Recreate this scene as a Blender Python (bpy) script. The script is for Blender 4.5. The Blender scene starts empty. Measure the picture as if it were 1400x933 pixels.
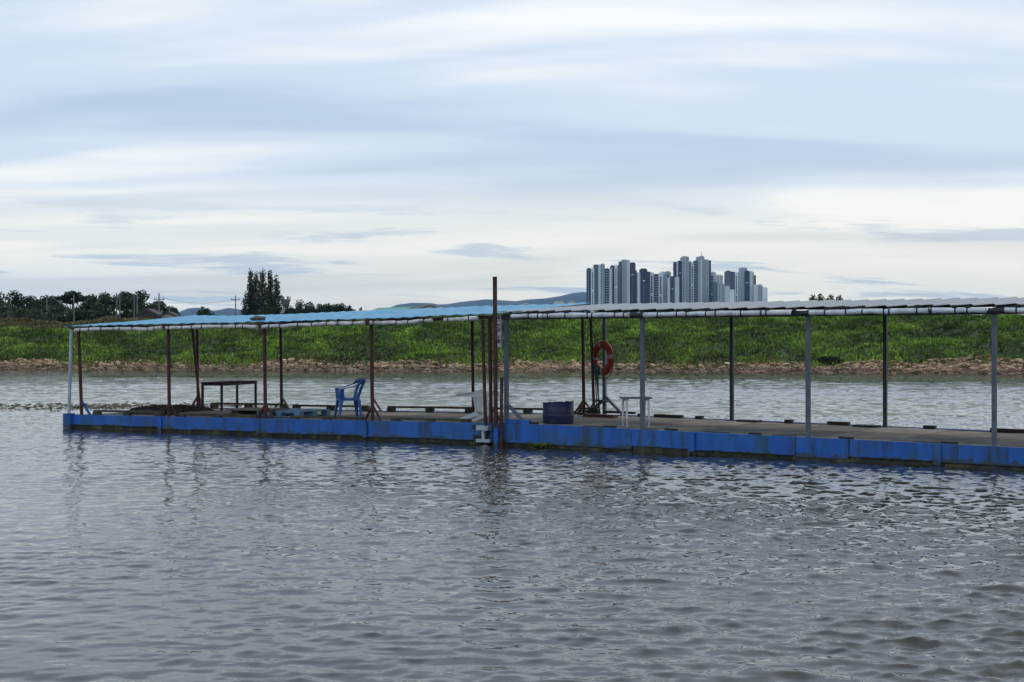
import bpy, math, random
import numpy as np
from mathutils import Vector, Matrix

R = math.radians
rng = random.Random(7)
npr = np.random.default_rng(11)
SC = bpy.context.scene
COL = SC.collection

# ------------------------------------------------------------------ camera
cam_d = bpy.data.cameras.new('camera')
cam_d.sensor_width = 36.0
cam_d.lens = 54.0
cam_d.clip_start = 0.1
cam_d.clip_end = 30000
cam = bpy.data.objects.new('camera', cam_d)
cam.location = (0, 0, 2.03)
cam.rotation_euler = (R(89.88), 0, 0)
COL.objects.link(cam)
SC.camera = cam

# ------------------------------------------------------------------ world: hazy daylight sky with layered stratus
SUN_EL, SUN_AZ = R(50), R(58)          # azimuth measured clockwise from +Y (the way the camera looks)
W = bpy.data.worlds.new('World'); SC.world = W; W.use_nodes = True
nt = W.node_tree; nt.nodes.clear()
def N(t, tree=None, **kw):
    n = (tree or nt).nodes.new(t)
    for k, v in kw.items(): setattr(n, k, v)
    return n
def L(a, b, tree=None): (tree or nt).links.new(a, b)
def mth(op, a, b=None, c=None, tree=None, clamp=False):
    n = N('ShaderNodeMath', tree, operation=op); n.use_clamp = clamp
    for i, v in enumerate((a, b, c)):
        if v is None: continue
        if isinstance(v, (int, float)): n.inputs[i].default_value = v
        else: L(v, n.inputs[i], tree)
    return n.outputs[0]
def ramp(fac, stops, tree=None, interp='EASE'):
    n = N('ShaderNodeValToRGB', tree); n.color_ramp.interpolation = interp
    el = n.color_ramp.elements
    while len(el) < len(stops): el.new(0.5)
    for e, (p, c) in zip(el, stops):
        e.position = p; e.color = (c, c, c, 1) if isinstance(c, (int, float)) else (*c, 1)
    L(fac, n.inputs[0], tree); return n.outputs[0]
def mixc(fac, a, b, tree=None, blend='MIX'):
    n = N('ShaderNodeMix', tree, data_type='RGBA', blend_type=blend)
    for s, v in ((n.inputs[0], fac), (n.inputs[6], a), (n.inputs[7], b)):
        if isinstance(v, (int, float)): s.default_value = v
        elif isinstance(v, tuple): s.default_value = (*v, 1)
        else: L(v, s, tree)
    return n.outputs[2]
sky = N('ShaderNodeTexSky', sky_type='NISHITA', sun_disc=False, sun_elevation=SUN_EL, sun_rotation=SUN_AZ)
sky.air_density = 1.2; sky.dust_density = 2.0
tc = N('ShaderNodeTexCoord'); sp = N('ShaderNodeSeparateXYZ'); L(tc.outputs['Generated'], sp.inputs[0])
el = mth('MAXIMUM', sp.outputs[2], 0.0)
den = mth('ADD', el, 0.10)
px_ = mth('DIVIDE', sp.outputs[0], den); py_ = mth('DIVIDE', sp.outputs[1], den)
def cloud_noise(sx, sy, skew, off, detail, rough, dist=0.0):
    cx = N('ShaderNodeCombineXYZ')
    L(mth('MULTIPLY_ADD', px_, sx, off), cx.inputs[0])
    L(mth('MULTIPLY', mth('MULTIPLY_ADD', px_, skew, py_), sy), cx.inputs[1])
    cx.inputs[2].default_value = off * 1.7
    n = N('ShaderNodeTexNoise'); n.inputs['Scale'].default_value = 1.0
    n.inputs['Detail'].default_value = detail; n.inputs['Roughness'].default_value = rough
    n.inputs['Distortion'].default_value = dist
    L(cx.outputs[0], n.inputs['Vector']); return n.outputs['Fac']
veil = cloud_noise(0.42, 1.05, 0.16, 23.4, 2.5, 0.42, 0.9)
wisp = cloud_noise(1.1, 3.0, -0.12, 7.7, 6.0, 0.58, 0.7)
low = cloud_noise(0.95, 1.75, -0.22, 8.8, 9.0, 0.60, 0.3)
veil2 = mth('ADD', mth('MULTIPLY', veil, 0.84), mth('MULTIPLY', wisp, 0.16))
shade_c = ramp(veil2, [(0.36, (0.49, 0.625, 0.825)), (0.50, (0.62, 0.74, 0.89)), (0.66, (0.93, 0.97, 0.99))])
glow = ramp(el, [(0.0, (1.14, 1.02, 0.82)), (0.035, (1.12, 1.07, 0.89)), (0.075, (1.08, 1.05, 0.91)), (0.12, (0.86, 0.91, 0.95)), (0.2, (0.7, 0.78, 0.9))])
glow_f = ramp(el, [(0.0, 0.9), (0.06, 0.70), (0.12, 0.14), (0.25, 0.0)])
sunward = mth('MULTIPLY_ADD', mth('ADD', mth('MULTIPLY', sp.outputs[0], math.sin(SUN_AZ)), mth('MULTIPLY', sp.outputs[1], math.cos(SUN_AZ))), 0.70, 0.58, clamp=True)
cloud = mixc(mth('MULTIPLY', glow_f, sunward), shade_c, glow)
streak = ramp(low, [(0.535, 0.0), (0.63, 0.85)])
streak_f = mth('MULTIPLY', streak, ramp(el, [(0.0, 0.55), (0.03, 0.9), (0.065, 0.8), (0.1, 0.0)]))
cloud = mixc(streak_f, cloud, (0.50, 0.615, 0.74))
cloud10 = mixc(1.0, cloud, (11.3, 11.1, 10.9), blend='MULTIPLY')
thin = ramp(veil, [(0.30, 0.78), (0.55, 0.93)])
skymix = mixc(thin, sky.outputs[0], cloud10)
bg = N('ShaderNodeBackground'); bg.inputs[1].default_value = 0.1
L(skymix, bg.inputs[0]); wo = N('ShaderNodeOutputWorld'); L(bg.outputs[0], wo.inputs[0])

# ------------------------------------------------------------------ sun behind thin cloud
sd = bpy.data.lights.new('sun', 'SUN'); sd.energy = 1.1; sd.angle = R(14); sd.color = (1.0, 0.95, 0.87)
so = bpy.data.objects.new('sun', sd); COL.objects.link(so)
sdir = Vector((math.sin(SUN_AZ) * math.cos(SUN_EL), math.cos(SUN_AZ) * math.cos(SUN_EL), math.sin(SUN_EL)))
so.rotation_euler = sdir.to_track_quat('Z', 'Y').to_euler(); so.location = (60, 40, 80)

vs = SC.view_settings
vs.view_transform = 'Standard'; vs.look = 'None'; vs.exposure = 0.0; vs.gamma = 1.0; vs.use_curve_mapping = False
SC.render.engine = 'CYCLES'
SC.cycles.use_denoising = True
SC.cycles.max_bounces = 8; SC.cycles.volume_bounces = 0

# ------------------------------------------------------------------ materials
MATS = {}
def mat(name, col, rough=0.7, metal=0.0, var=0.25, scale=6.0, bump=0.0, bscale=40.0, dirt=None, dirt_amt=0.5, dscale=3.0,
        spec=0.5, stretch=(1, 1, 1), attr=None):
    """Principled material: base colour broken up by noise, an optional second (dirt / rust) colour in noise patches, fine bump."""
    m = bpy.data.materials.new(name); m.use_nodes = True
    t = m.node_tree; b = t.nodes['Principled BSDF']
    b.inputs['Roughness'].default_value = rough; b.inputs['Metallic'].default_value = metal
    b.inputs['Specular IOR Level'].default_value = spec
    g = N('ShaderNodeNewGeometry', t)
    mp = N('ShaderNodeMapping', t); mp.inputs['Scale'].default_value = stretch
    L(g.outputs['Position'], mp.inputs[0], t)
    n = N('ShaderNodeTexNoise', t); n.inputs['Scale'].default_value = scale; n.inputs['Detail'].default_value = 6
    L(mp.outputs[0], n.inputs['Vector'], t)
    if attr:
        a = N('ShaderNodeAttribute', t); a.attribute_name = attr; base = a.outputs['Color']
        hi = mixc(1.0, base, (1 + var,) * 3, t, 'MULTIPLY'); lo = mixc(1.0, base, (1 - var,) * 3, t, 'MULTIPLY')
    else:
        lo = tuple(c * (1 - var) for c in col); hi = tuple(min(1, c * (1 + var)) for c in col)
    c = mixc(ramp(n.outputs['Fac'], [(0.3, 0.0), (0.7, 1.0)], t), lo, hi, t)
    if dirt:
        d = N('ShaderNodeTexNoise', t); d.inputs['Scale'].default_value = dscale; d.inputs['Detail'].default_value = 9
        d.inputs['Roughness'].default_value = 0.65
        L(mp.outputs[0], d.inputs['Vector'], t)
        c = mixc(mth('MULTIPLY', ramp(d.outputs['Fac'], [(0.5, 0.0), (0.66, 1.0)], t), dirt_amt, tree=t), c, dirt, t)
    L(c, b.inputs['Base Color'], t)
    if bump:
        bn = N('ShaderNodeTexNoise', t); bn.inputs['Scale'].default_value = bscale; bn.inputs['Detail'].default_value = 4
        L(mp.outputs[0], bn.inputs['Vector'], t)
        bp = N('ShaderNodeBump', t); bp.inputs['Strength'].default_value = bump; bp.inputs['Distance'].default_value = 0.02
        L(bn.outputs['Fac'], bp.inputs['Height'], t); L(bp.outputs[0], b.inputs['Normal'], t)
    MATS[name] = m; return m

mat('blue_paint', (0.009, 0.105, 0.42), 0.45, var=0.14, scale=2.5, bump=0.15, bscale=9, dirt=(0.05, 0.075, 0.06), dirt_amt=0.75, dscale=1.8, stretch=(1, 1, 0.45))
mat('blue_faded', (0.015, 0.12, 0.36), 0.55, var=0.2, scale=3, bump=0.15, bscale=9, dirt=(0.12, 0.22, 0.20), dirt_amt=0.7, dscale=2.6, stretch=(1, 1, 0.45))
mat('algae', (0.035, 0.036, 0.020), 0.85, var=0.5, scale=5, bump=0.5, bscale=30, dirt=(0.16, 0.15, 0.07), dirt_amt=0.7, dscale=3.0, stretch=(1, 1, 0.35))
mat('float_black', (0.02, 0.022, 0.02), 0.7, var=0.4, scale=4, bump=0.3)
mat('deck', (0.165, 0.140, 0.112), 0.85, var=0.35, scale=1.6, bump=0.35, bscale=25, dirt=(0.05, 0.045, 0.04), dirt_amt=0.65, dscale=1.1)
mat('deck_pale', (0.24, 0.205, 0.165), 0.85, var=0.3, scale=2.2, bump=0.3, bscale=25, dirt=(0.07, 0.06, 0.05), dirt_amt=0.5, dscale=1.5)
mat('wet_timber', (0.055, 0.05, 0.035), 0.85, var=0.45, scale=6, bump=0.4, dirt=(0.05, 0.075, 0.025), dirt_amt=0.6, dscale=4)
mat('black_rubber', (0.018, 0.018, 0.018), 0.75, var=0.35, scale=6, bump=0.3)
mat('red_oxide', (0.056, 0.011, 0.010), 0.6, var=0.3, scale=5, bump=0.15, dirt=(0.03, 0.014, 0.01), dirt_amt=0.7, dscale=3)
mat('rust', (0.07, 0.028, 0.017), 0.85, var=0.45, scale=7, bump=0.35, dirt=(0.05, 0.02, 0.016), dirt_amt=0.8, dscale=3.2)
mat('grey_steel', (0.095, 0.12, 0.15), 0.5, var=0.18, scale=5, bump=0.1, dirt=(0.07, 0.075, 0.08), dirt_amt=0.6, dscale=3)
mat('dark_steel', (0.035, 0.04, 0.048), 0.55, var=0.25, scale=5, bump=0.1)
mat('pale_steel', (0.42, 0.46, 0.49), 0.5, var=0.15, scale=4, bump=0.1, dirt=(0.22, 0.2, 0.17), dirt_amt=0.6, dscale=3)
mat('pale_blue_pipe', (0.36, 0.46, 0.56), 0.5, var=0.15, scale=4, dirt=(0.3, 0.28, 0.25), dirt_amt=0.6, dscale=2.5)
mat('blue_tarp', (0.065, 0.265, 0.43), 0.5, var=0.14, scale=2.2, bump=0.35, bscale=7, dirt=(0.18, 0.42, 0.62), dirt_amt=0.5, dscale=2.8)
mat('white_sheet', (0.33, 0.35, 0.375), 0.5, var=0.07, scale=1.6, bump=0.1, bscale=6, dirt=(0.27, 0.28, 0.30), dirt_amt=0.5, dscale=1.6)
mat('roll_white', (0.62, 0.65, 0.70), 0.6, var=0.14, scale=5, bump=0.6, bscale=12, dirt=(0.33, 0.34, 0.36), dirt_amt=0.55, dscale=4)
mat('roll_grey', (0.60, 0.59, 0.58), 0.65, var=0.2, scale=5, bump=0.6, bscale=12, dirt=(0.22, 0.21, 0.2), dirt_amt=0.6, dscale=4)
mat('table_dark', (0.014, 0.012, 0.013), 0.7, var=0.3, scale=4, bump=0.1)
mat('table_top_brown', (0.035, 0.022, 0.02), 0.95, var=0.3, scale=4, spec=0.1)
mat('chair_blue', (0.018, 0.10, 0.36), 0.38, var=0.12, scale=5, dirt=(0.08, 0.2, 0.42), dirt_amt=0.4, dscale=5)
mat('chair_white', (0.72, 0.74, 0.76), 0.4, var=0.06, scale=5, dirt=(0.5, 0.5, 0.48), dirt_amt=0.4, dscale=5)
mat('pallet_blue', (0.10, 0.22, 0.33), 0.7, var=0.25, scale=5, bump=0.2, dirt=(0.2, 0.28, 0.33), dirt_amt=0.6, dscale=4)
mat('ply', (0.15, 0.125, 0.10), 0.85, var=0.3, scale=3, bump=0.25, dirt=(0.08, 0.07, 0.06), dirt_amt=0.6, dscale=2)
mat('net', (0.018, 0.015, 0.012), 0.95, var=0.6, scale=12, bump=0.8, bscale=50)
mat('drum_navy', (0.006, 0.011, 0.055), 0.5, var=0.3, scale=5, bump=0.2, dirt=(0.05, 0.055, 0.07), dirt_amt=0.5, dscale=6)
mat('ring_red', (0.30, 0.028, 0.010), 0.55, var=0.15, scale=5, dirt=(0.22, 0.03, 0.015), dirt_amt=0.6, dscale=6)
mat('reflective', (0.30, 0.27, 0.25), 0.4, var=0.1)
mat('rope_green', (0.01, 0.10, 0.075), 0.9, var=0.3, scale=20)
mat('rope_dark', (0.03, 0.03, 0.03), 0.9, var=0.3, scale=20)
mat('white_paint', (0.66, 0.66, 0.64), 0.5, var=0.08, scale=6, dirt=(0.33, 0.3, 0.27), dirt_amt=0.6, dscale=7)
mat('sign_plate', (0.50, 0.52, 0.58), 0.5, var=0.06, scale=4)
mat('sign_ink', (0.015, 0.015, 0.02), 0.6, var=0.1)
mat('stone_grey', (0.10, 0.095, 0.085), 0.9, var=0.3, scale=10, bump=0.4)
mat('riprap', (0.3, 0.22, 0.17), 0.9, var=0.3, scale=2.5, bump=0.3, bscale=8, attr='col')
mat('vegetation', (0.07, 0.13, 0.025), 0.75, var=0.22, scale=0.5, attr='col', spec=0.25)
mat('soil', (0.13, 0.09, 0.05), 0.95, var=0.4, scale=1.0, bump=0.4, bscale=5, dirt=(0.20, 0.14, 0.085), dirt_amt=0.6, dscale=0.5)
mat('bank_soil', (0.05, 0.05, 0.03), 0.95, var=0.35, scale=1.0, bump=0.4, bscale=5, attr='col')
mat('plain', (0.06, 0.085, 0.03), 0.95, var=0.4, scale=0.02)
mat('bark', (0.05, 0.042, 0.035), 0.9, var=0.3, scale=5)
mat('concrete_pole', (0.15, 0.15, 0.16), 0.8, var=0.12, scale=2)
mat('wire', (0.03, 0.03, 0.035), 0.6)
mat('forest_hill', (0.020, 0.034, 0.034), 0.95, var=0.35, scale=0.01)
mat('shed_green', (0.10, 0.30, 0.20), 0.6, var=0.1, scale=0.4)
mat('shed_grey', (0.36, 0.34, 0.32), 0.7, var=0.12, scale=0.4)
mat('shed_dark', (0.03, 0.03, 0.032), 0.8, var=0.2, scale=0.4)
mat('roof_brown', (0.045, 0.036, 0.032), 0.8, var=0.2, scale=0.6)
mat('house_white', (0.62, 0.61, 0.58), 0.7, var=0.08, scale=0.4)
for nm, c in (('tower_navy', (0.020, 0.032, 0.065)), ('tower_brown', (0.05, 0.045, 0.062)), ('tower_dark', (0.12, 0.135, 0.165)),
              ('tower_grey', (0.36, 0.395, 0.44)), ('tower_light', (0.58, 0.62, 0.66)), ('tower_white', (0.80, 0.82, 0.84)),
              ('tower_red', (0.17, 0.075, 0.065))):
    mat(nm, c, 0.75, var=0.05, scale=0.05)
mat('tower_glass', (0.035, 0.045, 0.07), 0.25, var=0.3, scale=0.15)
mat('tower_pane', (0.30, 0.34, 0.40), 0.3, var=0.3, scale=0.15)

def weathered(m, grime, fade, rustc):
    """hull paint: chalky fading, vertical grime runs, rust spots and a ragged scum line above the water"""
    t = m.node_tree; b = t.nodes['Principled BSDF']; old = b.inputs['Base Color'].links[0].from_socket
    g = N('ShaderNodeNewGeometry', t); sp2 = N('ShaderNodeSeparateXYZ', t); L(g.outputs['Position'], sp2.inputs[0], t)
    def nz(scale, zs, det, lo, hi):
        mp = N('ShaderNodeMapping', t); mp.inputs['Scale'].default_value = (1, 1, zs); L(g.outputs['Position'], mp.inputs[0], t)
        n = N('ShaderNodeTexNoise', t); n.inputs['Scale'].default_value = scale; n.inputs['Detail'].default_value = det; n.inputs['Roughness'].default_value = 0.65
        L(mp.outputs[0], n.inputs['Vector'], t); return ramp(n.outputs['Fac'], [(lo, 0.0), (hi, 1.0)], t)
    c = mixc(mth('MULTIPLY', nz(1.3, 0.8, 6, 0.44, 0.68), 0.65, tree=t), old, fade, t)
    c = mixc(mth('MULTIPLY', nz(6.5, 0.10, 6, 0.50, 0.68), 0.72, tree=t), c, grime, t)
    c = mixc(mth('MULTIPLY', nz(2.6, 0.5, 7, 0.52, 0.64), 0.6, tree=t), c, (0.022, 0.075, 0.095), t)
    c = mixc(mth('MULTIPLY', nz(9.0, 1.0, 4, 0.64, 0.70), 0.8, tree=t), c, rustc, t)
    edge = mth('MULTIPLY_ADD', nz(5.0, 0.3, 5, 0.3, 0.7), 0.10, 0.045, tree=t)
    scum = mth('MULTIPLY', mth('LESS_THAN', sp2.outputs[2], edge, tree=t), 0.8, tree=t)
    c = mixc(scum, c, (0.035, 0.045, 0.028), t)
    L(c, b.inputs['Base Color'], t)
for k in ('blue_paint', 'blue_faded'):
    weathered(MATS[k], (0.018, 0.035, 0.045), (0.022, 0.15, 0.46), (0.10, 0.05, 0.03))

# ------------------------------------------------------------------ mesh builder
ORG = {}
def add_obj(name, data, parent=None):
    o = bpy.data.objects.new(name, data); COL.objects.link(o)
    if parent is not None: o.parent = parent
    return o
def tag(o, label=None, cat=None, group=None, kind=None):
    for k, v in (('label', label), ('category', cat), ('group', group), ('kind', kind)):
        if v: o[k] = v
    return o
def thing(name, loc, label, cat, group=None):
    o = bpy.data.objects.new(name, None); COL.objects.link(o); o.location = loc
    o.empty_display_size = 0.2
    ORG[o] = Vector(loc); return tag(o, label, cat, group)

class MB:
    def __init__(s): s.v = []; s.f = []; s.sm = []
    def add(s, vs, fs, smooth=False):
        n = len(s.v); s.v += [tuple(p) for p in vs]
        s.f += [tuple(i + n for i in f) for f in fs]; s.sm += [smooth] * len(fs)
    def hexa(s, p):       # 8 corners: bottom 0-3, top 4-7 (counter-clockwise from above)
        s.add(p, [(3, 2, 1, 0), (4, 5, 6, 7), (0, 1, 5, 4), (1, 2, 6, 5), (2, 3, 7, 6), (3, 0, 4, 7)])
        return s
    def box(s, c, d, X=(1, 0, 0), Y=(0, 1, 0), Z=(0, 0, 1)):
        c, X, Y, Z = Vector(c), Vector(X).normalized(), Vector(Y).normalized(), Vector(Z).normalized()
        a, b, e = X * d[0] / 2, Y * d[1] / 2, Z * d[2] / 2
        return s.hexa([c-a-b-e, c+a-b-e, c+a+b-e, c-a+b-e, c-a-b+e, c+a-b+e, c+a+b+e, c-a+b+e])
    def bar(s, p0, p1, w, h, up=(0, 0, 1)):
        p0, p1 = Vector(p0), Vector(p1); z = (p1 - p0); l = z.length; z.normalize()
        up = Vector(up)
        x = up.cross(z)
        if x.length < 1e-4: x = Vector((1, 0, 0)).cross(z)
        x.normalize(); y = z.cross(x)
        return s.box((p0 + p1) / 2, (w, h, l), x, y, z)
    def tube(s, pts, r, n=8, cap=True, smooth=True):
        pts = [Vector(p) for p in pts]; rs = r if isinstance(r, (list, tuple)) else [r] * len(pts)
        vs, fs = [], []; prev = None
        for i, p in enumerate(pts):
            d = (pts[min(i + 1, len(pts) - 1)] - pts[max(i - 1, 0)]).normalized()
            if prev is None:
                a = Vector((0, 0, 1)) if abs(d.z) < 0.9 else Vector((1, 0, 0))
                x = a.cross(d).normalized()
            else:
                x = (prev - d * prev.dot(d)).normalized()
            prev = x; y = d.cross(x)
            for k in range(n):
                t = 2 * math.pi * k / n
                vs.append(p + (x * math.cos(t) + y * math.sin(t)) * rs[i])
        for i in range(len(pts) - 1):
            for k in range(n):
                a, b = i * n + k, i * n + (k + 1) % n
                fs.append((a, b, b + n, a + n))
        s.add(vs, fs, smooth)
        if cap:
            m = (len(pts) - 1) * n
            s.add(vs[:n], [tuple(reversed(range(n)))]); s.add(vs[m:], [tuple(range(n))])
        return s
    def ribbon(s, pts, wd, w, th):
        """rectangular band swept along pts; wd = width direction(s), th = thickness"""
        pts = [Vector(p) for p in pts]; n = len(pts)
        wds = wd if isinstance(wd, list) else [wd] * n; ws = w if isinstance(w, list) else [w] * n
        vs = []
        for i, p in enumerate(pts):
            d = (pts[min(i + 1, n - 1)] - pts[max(i - 1, 0)]).normalized()
            x = Vector(wds[i]); x = (x - d * x.dot(d)).normalized(); y = d.cross(x)
            for a, b in ((-1, -1), (1, -1), (1, 1), (-1, 1)):
                vs.append(p + x * a * ws[i] / 2 + y * b * th / 2)
        fs = [(3, 2, 1, 0), tuple(4 * (n - 1) + k for k in range(4))]
        for i in range(n - 1):
            for k in range(4):
                a, b = 4 * i + k, 4 * i + (k + 1) % 4
                fs.append((a, b, b + 4, a + 4))
        s.add(vs, fs); return s
    def build(s, name, m, parent=None, origin=None):
        o0 = origin if origin is not None else (ORG.get(parent, Vector()) if parent is not None else Vector())
        o0 = Vector(o0)
        me = bpy.data.meshes.new(name)
        me.from_pydata([(a - o0.x, b - o0.y, c - o0.z) for a, b, c in s.v], [], s.f)
        me.polygons.foreach_set('use_smooth', s.sm)
        me.materials.append(MATS[m] if isinstance(m, str) else m); me.update()
        o = add_obj(name, me, parent)
        if parent is None: o.location = o0
        ORG[o] = o0
        return o

def np_mesh(name, V, F, m, col=None, smooth=False, parent=None):
    """mesh from numpy arrays; F is (n,3) or (n,4)"""
    me = bpy.data.meshes.new(name)
    k = F.shape[1]
    me.vertices.add(len(V)); me.vertices.foreach_set('co', np.ascontiguousarray(V, np.float32).ravel())
    me.loops.add(F.size); me.loops.foreach_set('vertex_index', np.ascontiguousarray(F, np.int32).ravel())
    me.polygons.add(len(F)); me.polygons.foreach_set('loop_start', np.arange(0, F.size, k, dtype=np.int32))
    me.polygons.foreach_set('loop_total', np.full(len(F), k, np.int32))
    me.polygons.foreach_set('use_smooth', np.full(len(F), smooth))
    me.update(calc_edges=True)
    if col is not None:
        a = me.color_attributes.new('col', 'FLOAT_COLOR', 'POINT')
        a.data.foreach_set('color', np.concatenate([col, np.ones((len(col), 1))], 1).astype(np.float32).ravel())
    me.materials.append(MATS[m] if isinstance(m, str) else m)
    return add_obj(name, me, parent)

def vnoise(x, y, seed=0):
    """smooth value noise, arrays in, 0..1 out"""
    xi, yi = np.floor(x).astype(np.int64), np.floor(y).astype(np.int64)
    xf, yf = x - xi, y - yi
    u, v = xf * xf * (3 - 2 * xf), yf * yf * (3 - 2 * yf)
    def h(a, b):
        n = (a * 374761393 + b * 668265263 + seed * 974711) & 0xffffffff
        n = ((n ^ (n >> 13)) * 1274126177) & 0xffffffff
        return ((n ^ (n >> 16)) & 0xffff) / 65535.0
    return (h(xi, yi) * (1 - u) + h(xi + 1, yi) * u) * (1 - v) + (h(xi, yi + 1) * (1 - u) + h(xi + 1, yi + 1) * u) * v
def fbm(x, y, seed=0, o=4):
    a = 0; amp = 0.5; tot = 0
    for k in range(o):
        a = a + amp * vnoise(x * 2 ** k + 17.3 * k, y * 2 ** k - 9.1 * k, seed + k); tot += amp; amp *= 0.5
    return a / tot

# ------------------------------------------------------------------ water
def axis(lo, hi, f):
    out = [lo]
    while out[-1] < hi: out.append(out[-1] + f(out[-1]))
    return np.array(out)
def wave_patch(cols, rows):
    GX, GY = np.meshgrid(cols, rows)
    sx, sy = np.gradient(cols)[None, :], np.gradient(rows)[:, None]
    H = np.zeros_like(GX); DX = np.zeros_like(GX); DY = np.zeros_like(GX)
    gust = 0.55 + 0.75 * np.clip(fbm(GX / 9 + 3, GY / 9, 5, 3) * 1.6 - 0.45, 0, 1)
    gust *= 0.60 + 0.50 / (1 + np.exp(-(GX - 0.5) / 2.0)) + 0.62 / (1 + np.exp(-(GX - 0.8) / 0.8)) / (1 + np.exp((GY - 14.5) / 1.5))
    gust *= 1 - 0.34 / (1 + np.exp((GX + 0.2) / 1.2)) / (1 + np.exp((GY - 18) / 2.0))      # lee water near the left
    gust += 0.18 / (1 + np.exp(-(GY - 30) / 5.0))
    patch = 0.45 + 1.1 * fbm(GX / 1.6 + 7, GY / 2.0, 15, 3)
    far_ = 1 / (1 + np.exp(-(GY - 46) / 4.0))
    wr = np.random.default_rng(5)
    for i in range(98):
        lam = 0.07 * (0.75 / 0.07) ** (i / 83) if i < 84 else 0.9 * (4.0 / 0.9) ** ((i - 84) / 13)
        th = R(-95) + wr.normal(0, 1.0)
        kx, ky = math.cos(th) * 2 * math.pi / lam, math.sin(th) * 2 * math.pi / lam
        slope = 0.036 if lam < 0.2 else (0.033 if lam < 0.4 else (0.0185 if lam < 0.8 else 0.011))
        adv = np.sqrt((kx * sx) ** 2 + (ky * sy) ** 2) / (2 * math.pi)
        wgt = np.clip(1 / (2.2 * adv) - 0.7, 0, 1) * (far_ if i > 83 else 1.0)
        if wgt.max() < 1e-3: wr.uniform(0, 6.28); continue
        ph = kx * GX + ky * GY + wr.uniform(0, 6.28)
        amp = wgt * slope * lam / (2 * math.pi) * (patch if lam < 0.35 else 1.0)
        H += amp * np.sin(ph)
        if lam > 0.18:                                   # crests drawn together, troughs flattened
            cs = amp * np.cos(ph); DX += math.cos(th) * cs; DY += math.sin(th) * cs
    H *= gust; DX *= gust * 1.5; DY *= gust * 1.5
    V = np.stack([(GX + DX).ravel(), (GY + DY).ravel(), H.ravel()], 1)
    nr, nc = GX.shape
    I = np.arange(nr * nc).reshape(nr, nc)
    F = np.stack([I[:-1, :-1], I[:-1, 1:], I[1:, 1:], I[1:, :-1]], -1).reshape(-1, 4)
    return V, F
def mirrored(h): return np.concatenate([-h[:0:-1], h])
near_rows = np.concatenate([[-120, -40, -8, 2, 5], axis(7.0, 40.1, lambda y: 0.029 if y < 12 else 0.029 + (y - 12) * 0.0034)])
near_cols = mirrored(axis(0.0, 420.0, lambda x: 0.036 if x < 11.0 else 0.036 * 1.08 ** ((x - 11.0) / 1.2)))
far_rows = axis(39.8, 112.0, lambda y: 0.115 if y < 60 else 0.115 + (y - 60) * 0.003)
far_cols = mirrored(axis(0.0, 420.0, lambda x: 0.17 if x < 34 else 0.17 * 1.08 ** ((x - 34) / 2.0)))
wm = bpy.data.materials.new('water'); wm.use_nodes = True; t = wm.node_tree; b = t.nodes['Principled BSDF']
b.inputs['Base Color'].default_value = (0.034, 0.032, 0.026, 1); b.inputs['Roughness'].default_value = 0.025
b.inputs['IOR'].default_value = 1.333
g = N('ShaderNodeNewGeometry', t)
def wnoise(sc, sx, sy, det):
    mp = N('ShaderNodeMapping', t); mp.inputs['Scale'].default_value = (sx, sy, 1); mp.inputs['Rotation'].default_value = (0, 0, R(10))
    L(g.outputs['Position'], mp.inputs[0], t)
    n = N('ShaderNodeTexNoise', t); n.inputs['Scale'].default_value = sc; n.inputs['Detail'].default_value = det
    n.inputs['Roughness'].default_value = 0.55; L(mp.outputs[0], n.inputs['Vector'], t); return n.outputs['Fac']
bp1 = N('ShaderNodeBump', t); ys = N('ShaderNodeSeparateXYZ', t); L(g.outputs['Position'], ys.inputs[0], t)
mr = N('ShaderNodeMapRange', t); L(ys.outputs[1], mr.inputs[0], t)
for i_, v_ in enumerate((15.0, 34.0, 0.03, 0.34)): mr.inputs[1 + i_].default_value = v_
L(mr.outputs[0], bp1.inputs['Strength'], t); bp1.inputs['Distance'].default_value = 0.05
L(wnoise(3.6, 0.85, 1.2, 5.0), bp1.inputs['Height'], t)
bp2 = N('ShaderNodeBump', t); bp2.inputs['Distance'].default_value = 0.012
L(mth('MULTIPLY_ADD', ramp(wnoise(0.45, 0.7, 1.3, 3.0), [(0.4, 0.0), (0.62, 1.0)], t), 0.12, 0.03, tree=t), bp2.inputs['Strength'], t)
L(wnoise(17.0, 0.8, 1.3, 3.0), bp2.inputs['Height'], t); L(bp1.outputs[0], bp2.inputs['Normal'], t)
L(bp2.outputs[0], b.inputs['Normal'], t)
for V, F in (wave_patch(near_cols, near_rows), wave_patch(far_cols, far_rows)):
    tag(np_mesh('water', V, F, wm, smooth=True), kind='structure')

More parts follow.
